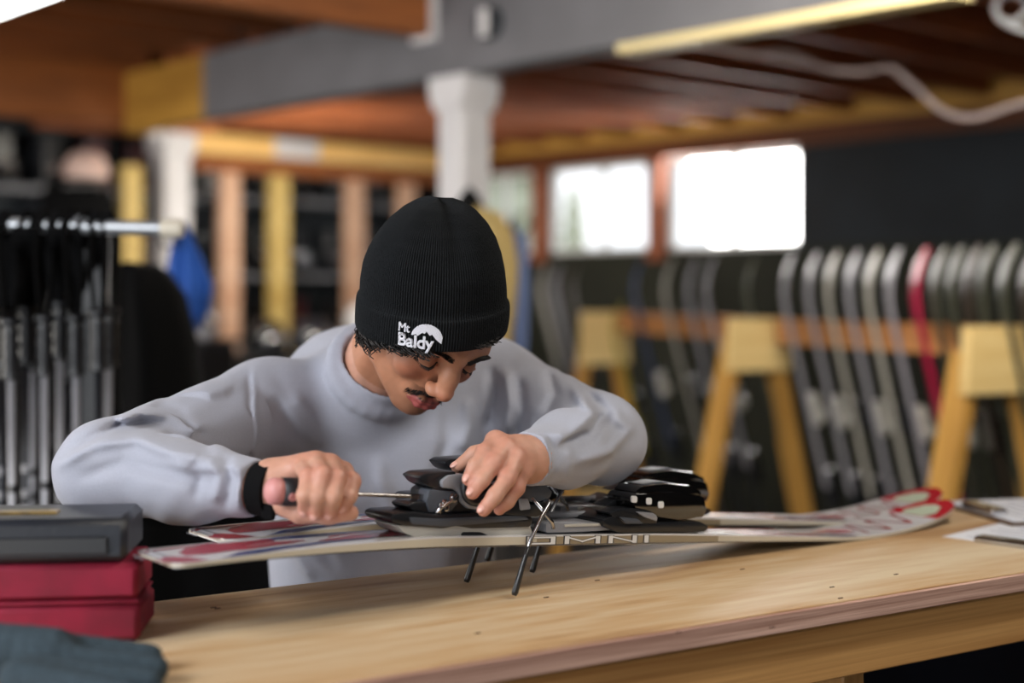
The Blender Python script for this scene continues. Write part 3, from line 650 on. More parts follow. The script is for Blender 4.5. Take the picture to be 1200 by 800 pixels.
MB().box(c1_-by*.0035+UP*.020, (.26, .005, .018), Bx, bev=.001).build('front_groove', M_blk, t)
MB().box(c1_+by*.045+UP*.0485-bx*.03, (.20, .022, .004), Bx, bev=.002).build('brass_strip', M_brass, t)
# glove in the foreground
M_glv = mat('teal grey knit', '#33424b', .9, bump=.35, bscale=260, var=.3)
gl = thing('knit_glove', W(60, 795, 1.36)*[1, 1, 0]+[0, 0, TZ], 'dark teal knit glove lying at the lower left corner', 'glove')
S = SDF(); g = lambda px, dy, z: np.array([(px-600)/F_*(1.345+dy), 1.345+dy, TZ+z])
S.cap(g(-90, .03, .03), g(60, .03, .026), .03, .024, k=.02).cap(g(40, .05, .024), g(175, .06, .014), .020, .013, k=.012).cap(g(40, .02, .022), g(182, .015, .014), .018, .013, k=.01).cap(g(40, -.02, .02), g(176, -.03, .013), .017, .0125, k=.01).cap(g(20, -.04, .02), g(150, -.065, .012), .017, .012, k=.01).cap(g(-60, .05, .018), g(20, .09, .014), .018, .013, k=.012)
S.fx(lambda P, D: np.maximum(D+.0004*np.sin(P[:, 0]*420), TZ+.0008-P[:, 2]), g(40, 0, 0), .4)
V, Fq = S.mesh(g(-130, -.13, -.01), g(240, .15, .08), .003, 3); meshobj('glove_body', V, Fq, M_glv, gl, 1)
# ================= THE SKI PAIR ON THE BENCH =================
SE = nrm([.793, .609, -.094]); SN = nrm([-.609, .793, 0]); SM = np.cross(SE, SN); SO = np.array([0, 1.75, E-.3155])
def S3(s, w, h, o=SO): return np.array(o)+SE*s+SN*w+SM*h
M_top = mat('white ski top sheet', '#d5d4d6', .22, coat=.5); M_side = mat('cream ski sidewall', '#c4bba8', .4); M_band = mat('tan sidewall band', '#94866e', .4); M_steel2 = mat('steel edge', '#8d8d90', .25, metal=.9)
M_sred = mat('ski red print', '#a31f35', .25, coat=.4); M_sblue = mat('ski blue print', '#22356e', .25, coat=.4); M_sgrey = mat('ski grey print', '#8d8f96', .25, coat=.4); M_sink = mat('ski dark print', '#2b2a2c', .35)
M_sgreen = mat('ski pale green print', '#b9c4ae', .3); M_tipred = mat('red tip plastic', '#b8182a', .25, coat=.4)
SA, SB = -.450, .932
def bend(s):
    h = 0
    if s > .60: h = .47*(s-.60)**2
    if s < -.08: h -= .10*(s+.08)**2
    return h
def hw(s):
    t = (s-.1)/.6; b = .034+(.024 if s < 0 else .017)*min(1, t*t)
    if s > .78: q = (s-.78)/(SB-.78); b *= math.sqrt(max(0, 1-q**2.6))
    if s < SA+.016: q = (SA+.016-s)/.016; b *= 1-.16*q**2
    return max(b, .003)
WC = .036
def thick(s):
    if s < -.12: return 1-.62*min(1, (-.12-s)/.30)
    if s > .25: return 1-.6*min(1, (s-.25)/.40)
    return 1.0
def ski(o, label, M0):
    t = thing('alpine_ski', None, label, 'ski', 'pair of skis on the bench', M=M0)
    ss = sorted(set(list(np.linspace(SA, -.4, 10))+list(np.linspace(-.4, .6, 26))+list(np.linspace(.6, SB, 30)))); n = len(ss)
    def strip(h0, h1, ws=1.0, name='', m=None, a=None, b=None):
        V = []; q = [s for s in ss if (a is None or s >= a) and (b is None or s <= b)]
        for s in q:
            r = hw(s)*ws
            k_ = thick(s)
            for w_, h_ in ((-r, h0), (r, h0), (r, h1), (-r, h1)): V.append(S3(s, WC+w_, h_*k_+bend(s), o))
        k = len(q); F = [(4*i+j, 4*i+(j+1) % 4, 4*i+4+(j+1) % 4, 4*i+4+j) for i in range(k-1) for j in range(4)]+[(0, 3, 2, 1), tuple(4*k-4+j for j in range(4))]
        return MB().add(V, F).build(name, m, t, smooth='auto')
    strip(0, .002, 1.0, 'steel_edge', M_steel2); strip(.002, .0115, .995, 'sidewall', M_side); strip(.0115, .0135, .985, 'top_sheet', M_top); strip(.0021, .0114, .9985, 'letter_band', M_band, .012, .37)
    strip(.0136, .0142, .99, 'tip_cap', M_tipred, .835, None)
    def decal(name, poly, m, nn=14, lift=.0139):
        # polygon strip: list of (s, w0, w1), w as a fraction of the half width
        P = np.array(poly, float); q = np.linspace(0, len(P)-1, nn*(len(P)-1)+1); V = []
        for x in q:
            i = min(int(x), len(P)-2); f = x-i; f = f*f*(3-2*f); s = P[i, 0]*(1-(x-i))+P[i+1, 0]*(x-i); w0 = P[i, 1]*(1-f)+P[i+1, 1]*f; w1 = P[i, 2]*(1-f)+P[i+1, 2]*f
            for w_ in (w0, w1): V.append(S3(s, WC+w_*hw(s), (.0135*thick(s)+lift-.0135)+bend(s), o))
        F = [(2*i, 2*i+1, 2*i+3, 2*i+2) for i in range(len(q)-1)]
        return MB().add(V, F).build(name, m, t, fix=False)
    D = decal
    D('red_print', [(-.46, -.95, -.6), (-.44, -.95, -.1), (-.425, -.95, -.35), (-.41, -.93, -.9)], M_sred)
    D('red_print', [(-.42, -.25, .2), (-.40, -.35, .55), (-.37, -.3, .7), (-.33, .15, .65), (-.30, .3, .7)], M_sred)
    D('red_print', [(-.39, -.25, -.05), (-.35, -.35, -.05), (-.30, -.2, .15), (-.27, .0, .1)], M_sred, lift=.0141)
    D('blue_print', [(-.395, -.95, -.9), (-.36, -.95, -.55), (-.30, -.75, -.45), (-.24, -.6, -.4), (-.19, -.5, -.38)], M_sblue)
    D('blue_print', [(-.34, .55, .6), (-.27, .5, .9), (-.2, .6, .95), (-.1, .8, .97), (0, .9, .95)], M_sblue)
    D('red_print', [(-.26, -.3, -.2), (-.22, -.35, .45), (-.18, -.35, .7), (-.12, -.3, .6), (-.06, -.2, .2)], M_sred, lift=.0142)
    D('red_print', [(-.46, .55, .7), (-.40, .65, .8), (-.36, .75, .85)], M_sred)
    for q in range(3): D('grey_print', [(-.468+.013*q, -.4, .9), (-.464+.013*q, -.45, .9)], M_sgrey, 2)
    D('pale_curve', [(-.27, -.3, -.25), (-.235, -.05, .12), (-.20, .2, .33), (-.15, .25, .32)], M_top, lift=.0144)
    # front half
    D('grey_print', [(.06, -.9, .9), (.145, -.9, .9)], M_sgrey, 3)
    D('red_print', [(.42, -.9, .2), (.48, -.9, .1), (.56, -.85, -.1), (.60, -.6, -.3)], M_sred)
    D('blue_print', [(.46, -.2, .3), (.53, -.6, .1), (.60, -.9, -.3), (.65, -.95, -.6)], M_sblue)
    D('red_print', [(.37, .3, .8), (.46, .35, .9), (.55, .5, .9)], M_sred)
    D('grey_print', [(.33, -.9, .0), (.37, -.8, .3), (.41, -.6, .3)], M_sgrey)
    for a, b, c, d in ((.69, .72, -.7, .5), (.715, .745, .5, -.7), (.745, .77, -.7, .55), (.77, .80, .55, -.65), (.80, .83, -.6, .5)):
        D('red_lettering', [(a, c, c+.28), (b, d, d+.28)], M_sred, 6)
    D('red_print', [(.60, .0, .2), (.66, -.3, .6), (.69, -.2, .3)], M_sred)
    D('pale_oval', [(.840, -.45, .45), (.862, -.62, .62), (.892, -.45, .45), (.902, -.1, .1)], M_sgreen, 6, .0146)
    # wide outlined letters on the near side
    letters = {'O': [[(0, 0), (1, 0), (1, 1), (0, 1), (0, 0)]], 'M': [[(0, 0), (0, 1), (.5, .25), (1, 1), (1, 0)]], 'N': [[(0, 0), (0, 1), (1, 0), (1, 1)]], 'I': [[(.15, 0), (.15, 1)]]}
    for ch, s0, s1 in (('O', .028, .066), ('M', .089, .141), ('N', .163, .205), ('I', .224, .238)):
        for wd, m, lf, nm in ((.0112, M_sink, .0005, 'letter_outline'), (.0074, M_wh, .0009, 'letter')):
            mb = MB()
            for st in letters[ch]:
                for (x0, y0), (x1, y1) in zip(st[:-1], st[1:]):
                    A = np.array([s0+(s1-s0)*x0, .0030+.0078*y0]); B = np.array([s0+(s1-s0)*x1, .0030+.0078*y1]); dd = B-A; L = np.linalg.norm(dd); dd /= L; pp = np.array([-dd[1], dd[0]])
                    wx = wd*(1 if abs(dd[1]) > .35 else .30)
                    Q = [A-dd*wd*.2+pp*wx/2, B+dd*wd*.2+pp*wx/2, B+dd*wd*.2-pp*wx/2, A-dd*wd*.2-pp*wx/2]
                    Q = [(q[0], min(max(q[1], .0014 if nm == 'letter_outline' else .0020), .0124 if nm == 'letter_outline' else .0118)) for q in Q]
                    V = [S3(q[0], WC-hw(q[0])*.995-lf, q[1], o) for q in Q]+[S3(q[0], WC-hw(q[0])*.99, q[1], o) for q in Q]
                    mb.add(V, [(0, 1, 2, 3), (4, 5, 6, 7), (0, 1, 5, 4), (1, 2, 6, 5), (2, 3, 7, 6), (3, 0, 4, 7)])
            mb.build(nm, m, t)
    return t
M_bk = mat('binding black', '#1a1c20', .3, spec=.6, bump=.08, bscale=300); M_bg = mat('binding dark grey', '#484c54', .38); M_sil = mat('binding silver', '#8f9096', .3, metal=.15); M_whp = mat('binding white base', '#b5b2aa', .4); M_gl = mat('glossy black binding', '#0c0b0b', .08, coat=1, spec=.8); M_wire = mat('brake wire', '#b9b9bc', .22, metal=1)
def bindings(o, M0, lab):
    P = lambda mb, poly, w0, w1, bev=.002, **k: mb.solid(poly, o+SN*WC+SM*.0135, SE, SM, SN, w0, w1, bev=bev)
    def tr(pts, c, w0=-.020):       # outline measured on the photo, laid out in the near face of the binding
        out = []
        for x, y in pts:
            px, py = (280+x/3.158, 500+y/3.158) if c == 3 else (440+x/2.857, 520+y/2.857)
            q = (px-600)/F_; B = SO+SN*(WC+w0)+SM*.0135; s_ = (q*B[1]-B[0])/(SE[0]-q*SE[1])
            for _ in range(3):
                Pp = B+SE*s_; z = E-(py-340)/F_*Pp[1]; h = (z-Pp[2])/SM[2]; B2 = B+SM*h; s_ = (q*B2[1]-B2[0])/(SE[0]-q*SE[1])
            out.append((s_, h))
        return out
    t = thing('ski_binding', None, 'black and silver heel binding with brake on the %s ski' % lab, 'ski binding', 'heel bindings', M=M0)
    P(MB(), tr([(575, 362), (740, 368), (790, 356), (840, 366), (1065, 362), (1078, 399), (700, 409), (640, 405), (600, 390)], 3), -.027, .027).build('white_riser', M_whp, t, smooth='auto')
    P(MB(), tr([(543, 332), (560, 317), (640, 312), (720, 322), (1058, 312), (1072, 340), (1062, 368), (850, 374), (790, 364), (740, 374), (600, 364), (552, 352)], 3), -.030, .030, .004).build('base_housing', M_bk, t, smooth='auto')
    P(MB(), tr([(610, 330), (720, 336), (1040, 322), (1055, 340), (740, 366), (620, 356)], 3), -.0308, -.02, .001).build('highlight_flank', M_bg, t, smooth='auto')  # paler strip, puts the housing's grey-blue highlight into its colour
    P(MB(), tr([(812, 386), (880, 386), (925, 404), (808, 406)], 3), -.0276, .0276, .0005).build('riser_slot', M_bk, t)
    P(MB(), tr([(628, 292), (650, 280), (700, 280), (702, 240), (740, 212), (820, 205), (880, 200), (960, 215), (1005, 250), (1010, 322), (700, 326), (640, 310)], 3), -.020, .020, .004).build('heel_body', M_bk, t, smooth='auto')
    P(MB(), tr([(666, 187), (690, 174), (760, 168), (802, 166), (806, 184), (748, 202), (742, 224), (715, 228), (688, 214)], 3), -.020, .018, .004).build('top_cap', M_bk, t, smooth='auto')
    P(MB(), tr([(742, 200), (770, 180), (826, 174), (838, 182), (836, 215), (832, 245), (848, 272), (880, 290), (872, 308), (838, 300), (812, 276), (806, 244), (788, 230), (746, 226)], 3), -.025, -.008, .003).build('silver_arch', M_sil, t, smooth='auto')
    P(MB(), tr([(700, 232), (800, 238), (812, 280), (780, 318), (700, 318), (690, 280)], 3), -.0225, .0, .004).build('spring_housing', M_bg, t, smooth='auto')
    P(MB(), tr([(990, 240), (1055, 205), (1118, 212), (1140, 238), (1132, 262), (1080, 278), (1010, 266)], 3), -.031, .031, .005).build('heel_cup', M_bg, t, smooth='auto')
    P(MB(), tr([(945, 318), (965, 280), (1000, 250), (1060, 285), (1120, 270), (1130, 300), (1080, 330)], 3), -.033, .033, .004).build('heel_cup_pivot', M_bk, t, smooth='auto')
    P(MB(), tr([(1010, 262), (1045, 262), (1055, 300), (1015, 305)], 3), -.0345, -.03, .001).build('grey_clip', M_sil, t, smooth='auto')
    # opening lever: a loop the hand holds
    lv = [(-.020, .046), (-.012, .034), (.0, .034), (.012, .05), (.03, .072), (.045, .09), (.05, .099), (.036, .099), (.02, .088), (.0, .072), (-.018, .058), (-.020, .046)]
    lv = tr([(838, 190), (834, 230), (842, 262), (868, 280), (905, 268), (945, 232), (975, 190), (988, 160), (978, 138), (940, 140), (890, 160), (838, 190)], 3, -.034)
    MB().tube([S3(a, WC-.034, b+.0135, o) for a, b in smooth_path([(x, y, 0) for x, y in lv], 4)[:, :2]], .0048, 8).build('release_lever', M_bk, t, smooth=True)
    for (x, h), r in zip(tr([(787, 262), (752, 283), (730, 312), (760, 300), (738, 290), (810, 330), (888, 318)], 3), (.0062, .005, .0045, .004, .0035, .0035, .004)):
        MB().lathe([(.0, .003), (r*.55, .003), (r*.6, .0018), (r, .0015), (r, -.004)], S3(x, WC-.0232 if x < -.04 else WC-.035, h+.0135, o), -SN, 14).build('pivot_screw', M_chr, t, smooth='auto')
    lk = tr([(722, 318), (745, 292), (775, 275), (796, 250)], 3); MB().tube([S3(x, WC-.025, h+.0135, o) for x, h in lk], .0024, 8).build('spring_link', M_chr, t, smooth=True)
    # brake arms
    for sd in (-1, 1):
        w_ = WC+sd*.046; h0 = .0
        A = [S3(.045, WC+sd*.02, .050, o), S3(.052, WC+sd*.038, .056, o), S3(.034, w_, .036, o), S3(.020, w_+sd*.002, .012, o), S3(.012, w_+sd*.003, -.010, o)]
        MB().tube(smooth_path(A, 6), .0026, 8).build('brake_wire', M_wire, t, smooth=True)
        q = A[-1]; e_ = S3(-.004, w_+sd*.004, -.04, o); e_[2] = TZ+.004
        MB().tube([q-(e_-q)*.25, q, (q+e_)/2, e_*.92+q*.08, e_], [.0032, .0042, .0048, .0056, .004], 10, flat=.8).build('brake_tip', M_bk, t, smooth=True)
    MB().tube([S3(.03, WC-.03, .060, o), S3(.06, WC-.037, .03, o), S3(.064, WC-.036, .022, o)], .0028, 8).build('brake_lever', M_wire, t, smooth=True)
    # track between heel and toe
    tt = thing('ski_binding', None, 'glossy black toe binding with white marks on the %s ski' % lab, 'ski binding', 'toe bindings', M=M0)
    P(MB(), tr([(560, 262), (735, 262), (770, 262), (790, 285), (690, 292), (560, 296)], 4), -.027, .027, .0015).build('track_plate', M_sil, tt, smooth='auto')
    P(MB(), tr([(620, 266), (745, 263), (745, 272), (620, 276)], 4), -.0285, -.02, .0008).build('track_bar', M_whp, tt, smooth='auto')
    P(MB(), tr([(733, 250), (790, 226), (805, 260), (1060, 255), (1088, 268), (1084, 284), (1070, 291), (790, 293), (735, 270)], 4, -.018), -.034, .034, .003).build('toe_base', M_bk, tt, smooth='auto')
    P(MB(), tr([(762, 208), (800, 184), (845, 182), (852, 216), (800, 214)], 4, .01), .006, .034, .003).build('far_wing', M_bk, tt, smooth='auto')
    P(MB(), tr([(760, 228), (800, 214), (850, 213), (900, 222), (918, 236), (918, 262), (800, 264)], 4), -.034, -.004, .003).build('toe_pad', M_bk, tt, smooth='auto')
    P(MB(), tr([(845, 222), (900, 226), (914, 236), (914, 254), (872, 240)], 4), -.0372, -.03, .001).build('grey_wing', M_sil, tt, smooth='auto')
    P(MB(), tr([(790, 240), (850, 246), (868, 262), (810, 262)], 4), -.0372, -.03, .001).build('grey_stripe', M_bg, tt, smooth='auto')
    P(MB(), tr([(843, 182), (855, 164), (980, 158), (1080, 172), (1090, 215), (1080, 242), (1000, 254), (930, 244), (850, 218)], 4, -.018), -.031, .025, .006).build('toe_housing', M_gl, tt, smooth='auto')
    P(MB(), tr([(860, 158), (880, 142), (960, 132), (1040, 138), (1080, 158), (1084, 182), (980, 176), (865, 168)], 4, -.018), -.024, .020, .007).build('toe_dome', M_gl, tt, smooth='auto')
    P(MB(), tr([(875, 172), (960, 164), (1060, 176), (1080, 190), (980, 188), (875, 180)], 4), -.0285, .0245, .003).build('dome_collar', M_bk, tt, smooth='auto')
    P(MB(), tr([(900, 138), (960, 128), (1010, 134), (1000, 146), (930, 148)], 4), -.016, .016, .003).build('dome_cap', M_bg, tt, smooth='auto')
    for x, y in ((864, 186), (913, 192), (953, 204)): P(MB(), tr([(x-9, y-11), (x+9, y-11), (x+9, y+11), (x-9, y+11)], 4, -.03), -.0322, -.029, .0004).build('white_mark', M_wh, tt)
    # round silver rod on the far side of the track
    aa = tr([(575, 238), (770, 234)], 4, .02); MB().tube([S3(x, WC+.02, h+.0135, o) for x, h in aa], .0045, 10).build('track_rod', M_sil, tt, smooth='auto')
o2 = SO+nrm([.793, .609, 0])*.105+SN*.098
MT = lambda o: Matrix.Translation(Vector([float(x) for x in o+SE*.0]))
ski(SO, 'nearer of the two white, red and blue skis lying over the bench', MT(SO)); ski(o2, 'farther of the two white, red and blue skis, mostly behind the nearer one', MT(o2))
bindings(SO, MT(SO+SM*.02), 'nearer'); bindings(o2, MT(o2+SM*.02), 'farther')
# screwdriver
hA = W(313, 575, 1.594); hT = W(499, 582, 1.700); hd_ = nrm(hT-hA)
M_pink = mat('pink handle plastic', '#c98a86', .4); M_hblk = mat('black handle rubber', '#1c1c20', .45)
t = thing('screwdriver', hA, 'screwdriver with black and pink handle held in his right hand', 'screwdriver')
MB().lathe([(.0, -.002), (.009, -.001), (.0142, .003), (.0155, .008), (.0152, .016)], hA, hd_, 24).build('pink_end', M_pink, t, smooth=True)
MB().lathe([(.0157, .016), (.0165, .03), (.0162, .06), (.014, .085), (.011, .105), (.006, .11)], hA, hd_, 24).build('handle', M_hblk, t, smooth=True)
sd_ = nrm(np.array([0.1, -1, .02])-hd_*(np.array([0.1, -1, .02]) @ hd_)); sd_ = nrm(sd_-UP*.25)
MB().lathe([(.0022, .0012), (.0048, .001), (.0050, 0), (.0022, 0)], hA+hd_*.0245+sd_*.0160, sd_, 18).build('pink_ring', M_pink, t)
MB().lathe([(.0, .001), (.003, .001), (.003, -.001)], hA+hd_*.0345+sd_*.0163-UP*.004, sd_, 12).build('pink_dot', M_pink, t)
L = np.linalg.norm(hT-hA)
MB().tube([hA+hd_*.10, hA+hd_*(L-.02)], .0024, 12).add([hA+hd_*(L-.022)+a*UP*.0022+b*sd_*.0022 for a in (-1, 1) for b in (-1, 1)]+[hA+hd_*L+a*UP*.0032+b*sd_*.0006 for a in (-1, 1) for b in (-1, 1)], [(0, 1, 3, 2), (4, 6, 7, 5), (0, 4, 5, 1), (2, 3, 7, 6), (0, 2, 6, 4), (1, 5, 7, 3)]).build('shaft', mat('screwdriver steel', '#b0aba8', .25, metal=1), t, smooth='auto')
# ================= THE MAN =================
def orth(u, f):
    u = nrm(u); f = np.array(f, float); f = nrm(f-u*(f @ u)); return np.cross(f, u), f, u    # right, front, up
HR, HF, HU = orth([.50, -.50, .66], [.27, -.56, -.79])
HO = W(537, 417, 1.83)-HF*.088-HU*.018
H = lambda x, y, z: HO+HR*x+HF*y+HU*z
HAX = np.array([HR, HF, HU])
# hat frame
hc = W(505.5, 380, 1.875); hu = nrm([.07, -.28, .95]); hx = nrm(np.cross([0, 1, 0], hu)); hy = np.cross(hu, hx)   # hx right in the picture, hy away
HATP = np.array([(-.002, .0965), (.02, .0985), (.038, .0985), (.043, .096), (.06, .0955), (.08, .0935), (.10, .089), (.12, .081), (.137, .070), (.151, .055), (.161, .038), (.167, .02), (.168, .0)])
def hat_r(h): return np.interp(h, HATP[:, 0], HATP[:, 1])
person = thing('person', np.array([-.19, 2.2, 0]), 'man in a grey hooded shirt and black beanie bending over the skis', 'person')
S = SDF()
# head
S.ell(H(0, -.012, .045), (.073, .092, .082), HAX, .01).ell(H(0, .022, -.02), (.060, .062, .085), HAX, .03)
S.ell(H(0, .055, .035), (.055, .034, .04), HAX, .02)
for s in (-1, 1):
    S.cap(H(s*.050, .002, -.058), H(s*.017, .064, -.094), .017, .014, .022)
    S.cap(H(s*.058, .0, .0), H(s*.050, .004, -.06), .016, .016, .02)
    S.ell(H(s*.040, .062, -.030), (.019, .017, .018), HAX, .02)
    S.cap(H(s*.010, .088, .018), H(s*.045, .072, .018), .0085, .008, .014)
S.ell(H(0, .070, -.066), (.029, .022, .024), HAX, .016).ell(H(0, .076, -.096), (.018, .013, .012), HAX, .014)
for s in (-1, 1):
    S.ell(H(s*.031, .097, -.001), (.016, .015, .011), HAX, .012, 'sub')
    S.ell(H(s*.031, .0745, -.003), (.0135, .0135, .0125), HAX, .003)
    S.cap(H(s*.018, .0850, -.0075), H(s*.031, .0885, -.0095), .0022, .0024, .003).cap(H(s*.031, .0885, -.0095), H(s*.044, .082, -.0065), .0024, .002, .003)
    S.cap(H(s*.019, .089, .004), H(s*.031, .089, .0075), .0012, .0012, .003, 'sub').cap(H(s*.031, .089, .0075), H(s*.044, .083, .004), .0012, .001, .003, 'sub')
S.chain([H(0, .088, .014), H(0, .099, -.012), H(0, .110, -.031)], (.0100, .0112, .0112), .012)
for s in (-1, 1):
    S.ell(H(s*.0135, .0985, -.037), (.0078, .0115, .0078), HAX, .008)
    S.ell(H(s*.0075, .106, -.0455), (.0036, .0055, .004), HAX, .003, 'sub')
S.ell(H(0, .104, -.044), (.004, .008, .004), HAX, .004)
# lips
for s in (-1, 1):
    S.chain([H(s*.001, .0975, -.0645), H(s*.011, .0955, -.0635), H(s*.0245, .0845, -.0675)], (.0046, .0048, .0022), .004)
    S.chain([H(0, .0955, -.0745), H(s*.012, .093, -.0740), H(s*.0235, .084, -.0685)], (.0056, .0052, .0020), .004)
    S.chain([H(0, .1025, -.0695), H(s*.012, .1, -.0690), H(s*.0255, .0885, -.0678)], (.0011, .0011, .001), .002, 'sub')
S.ell(H(0, .0985, -.0835), (.015, .005, .004), HAX, .008, 'sub')
for s in (-1, 1):
    S.ell(H(s*.070, -.010, -.012), (.010, .018, .032), HAX, .006)
# clip the skull inside the hat
def clip(P, D):
    q = P-hc; h = q @ hu; r = np.sqrt((q @ hx)**2+((q @ hy)/1.08)**2); lim = hat_r(np.clip(h, 0, .168))-.007
    return np.where(h > .006, np.maximum(D, np.maximum(r-lim, h-.155)), D)
S.fx(clip, HO+HU*.05, .16)
# neck and torso under the shirt
NB = np.array([-.205, 2.03, E-.135])
S.cap(H(0, -.035, -.04), NB, .052, .054, .018)
for s in (-1, 1): S.cap(H(s*.045, -.02, -.05), NB+np.array([s*-.01, -.045, .0]), .012, .012, .014)
S.ell((-.19, 2.13, E-.24), (.13, .07, .11), None, .03).cap((-.19, 2.17, E-.28), (-.20, 2.28, E-.44), .08, .10, .04)
RS, RE, RW = np.array([-.345, 2.0, E-.170]), np.array([-.498, 1.745, E-.222]), W(306, 572, 1.655)
LS, LE, LW = np.array([-.030, 2.15, E-.150]), np.array([.122, 1.955, E-.205]), W(619, 538, 1.765)
S.chain([(-.22, 2.12, E-.18), RS, RE, RW], (.035, .04, .032, .025), .01); S.chain([(-.14, 2.14, E-.18), LS, LE, LW], (.035, .04, .034, .026), .01)
# right hand (viewer's left), fist on the screwdriver
kf = .0045
RWp = W(322, 562, 1.655)
mcp = [W(353, 546, 1.640), W(369, 541, 1.640), W(387, 544, 1.648), W(402, 553, 1.660)]
pip = [W(361, 558, 1.594), W(378, 556, 1.592), W(395, 560, 1.600), W(412, 564, 1.618)]
dip = [W(357, 580, 1.578), W(372, 582, 1.580), W(390, 583, 1.586), W(409, 580, 1.603)]
tipn = [W(357, 596, 1.592), W(370, 600, 1.592), W(387, 599, 1.598), W(403, 592, 1.606)]
rr = [(.0102, .0092, .0088, .0078), (.0115, .0102, .0094, .0086), (.0115, .0105, .0096, .0088), (.0115, .0105, .0094, .0085)]
S.cap(RW, RWp, .025, .024, .02, flat=(UP, 1.15))
for i in range(4): S.cap(RWp, mcp[i], .019, rr[i][0]+.001, .012)
S.cap(W(325, 575, 1.66), W(385, 583, 1.66), .020, .014, .012)
for i in range(4): S.chain([mcp[i], pip[i], dip[i], tipn[i]], rr[i], kf)
S.chain([W(325, 585, 1.640), W(352, 600, 1.617), W(385, 603, 1.612), W(411, 601, 1.615)], (.017, .0125, .0105, .0092), .006)
# left hand, fingers over the release lever
hb = W(606, 534, 1.752)
mL = [W(581, 517, 1.742), W(593, 524, 1.728), W(605, 536, 1.722), W(612, 551, 1.728)]
S.cap(LW, hb, .026, .024, .02, flat=(nrm([.3, -.9, .3]), 1.2))
for i in range(4): S.cap(hb, mL[i], .018, .0115, .012)
S.cap(mL[0], mL[3], .011, .011, .012)
fl = [[mL[0], W(567, 530, 1.712), W(557, 546, 1.697), W(549, 561, 1.690)], [mL[1], W(579, 543, 1.700), W(565, 562, 1.688), W(554, 577, 1.682)], [mL[2], W(595, 560, 1.697), W(580, 581, 1.684), W(567, 597, 1.680)], [mL[3], W(606, 572, 1.716), W(595, 588, 1.712), W(585, 597, 1.710)]]
rl = [(.0112, .0102, .0092, .0082), (.0112, .0104, .0094, .0084), (.0112, .0104, .0094, .0084), (.0105, .009, .008, .007)]
for f, r in zip(fl, rl): S.chain(f, r, kf)
S.chain([W(600, 530, 1.775), W(578, 526, 1.79), W(556, 532, 1.79), W(536, 547, 1.785)], (.016, .012, .0098, .0082), .006)
V, Fq = S.mesh((-.60, 1.50, E-.55), (.24, 2.45, E+.24), .0019, 4)
def skin(V):
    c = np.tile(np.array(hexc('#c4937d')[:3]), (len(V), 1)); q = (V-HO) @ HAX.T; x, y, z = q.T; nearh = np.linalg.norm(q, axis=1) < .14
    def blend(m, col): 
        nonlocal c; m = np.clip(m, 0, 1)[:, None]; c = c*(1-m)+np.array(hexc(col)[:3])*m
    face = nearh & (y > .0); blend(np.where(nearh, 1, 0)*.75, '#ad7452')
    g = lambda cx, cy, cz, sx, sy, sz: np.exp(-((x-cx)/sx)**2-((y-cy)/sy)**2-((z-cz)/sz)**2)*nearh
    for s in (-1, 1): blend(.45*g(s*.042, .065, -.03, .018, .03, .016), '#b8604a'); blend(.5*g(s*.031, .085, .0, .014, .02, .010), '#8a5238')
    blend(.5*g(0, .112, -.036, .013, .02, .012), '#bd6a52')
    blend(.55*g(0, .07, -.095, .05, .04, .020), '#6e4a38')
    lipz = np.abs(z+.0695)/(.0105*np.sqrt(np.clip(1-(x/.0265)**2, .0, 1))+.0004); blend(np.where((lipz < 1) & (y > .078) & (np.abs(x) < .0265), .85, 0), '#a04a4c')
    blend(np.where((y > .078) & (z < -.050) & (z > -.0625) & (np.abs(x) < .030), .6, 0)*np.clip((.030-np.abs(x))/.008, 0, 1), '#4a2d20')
    # knuckles and fingertips a little redder, real skin tone
    for p in mL+[f[1] for f in fl]+mcp+pip: d = np.linalg.norm(V-p, axis=1); blend(.45*np.exp(-(d/.013)**2), '#b5604f')
    for p in [f[3] for f in fl]+tipn: d = np.linalg.norm(V-p, axis=1); blend(.5*np.exp(-(d/.011)**2), '#c06a5c')
    n = np.sin(V[:, 0]*310+np.sin(V[:, 2]*210)*2)*np.sin(V[:, 2]*280+V[:, 1]*190); c *= (1+.045*n)[:, None]
    return c
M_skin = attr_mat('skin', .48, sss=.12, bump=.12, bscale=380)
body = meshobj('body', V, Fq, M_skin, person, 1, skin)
# nails
M_nail = mat('fingernail', '#d9a596', .25)
def nail(tip, prev, r, out):
    d = nrm(tip-prev); out = nrm(out-d*(np.dot(out, d))); sd = np.cross(out, d)
    MB().ell(tip+d*.0015+out*r*.80, (.0066, .0048, .0022), np.array([d, sd, out]), 12, 6).build('fingernail', M_nail, body, smooth=True)
for f, r in list(zip(fl, rl))[:3]: nail(f[3], f[2], r[3], np.array([-.45, -.8, .35]))
nail(W(536, 547, 1.785), W(556, 532, 1.79), .0082, np.array([-.1, -.5, .9]))
for i in range(4): nail(tipn[i], dip[i], rr[i][3], np.array([-.1, -.9, -.1]))
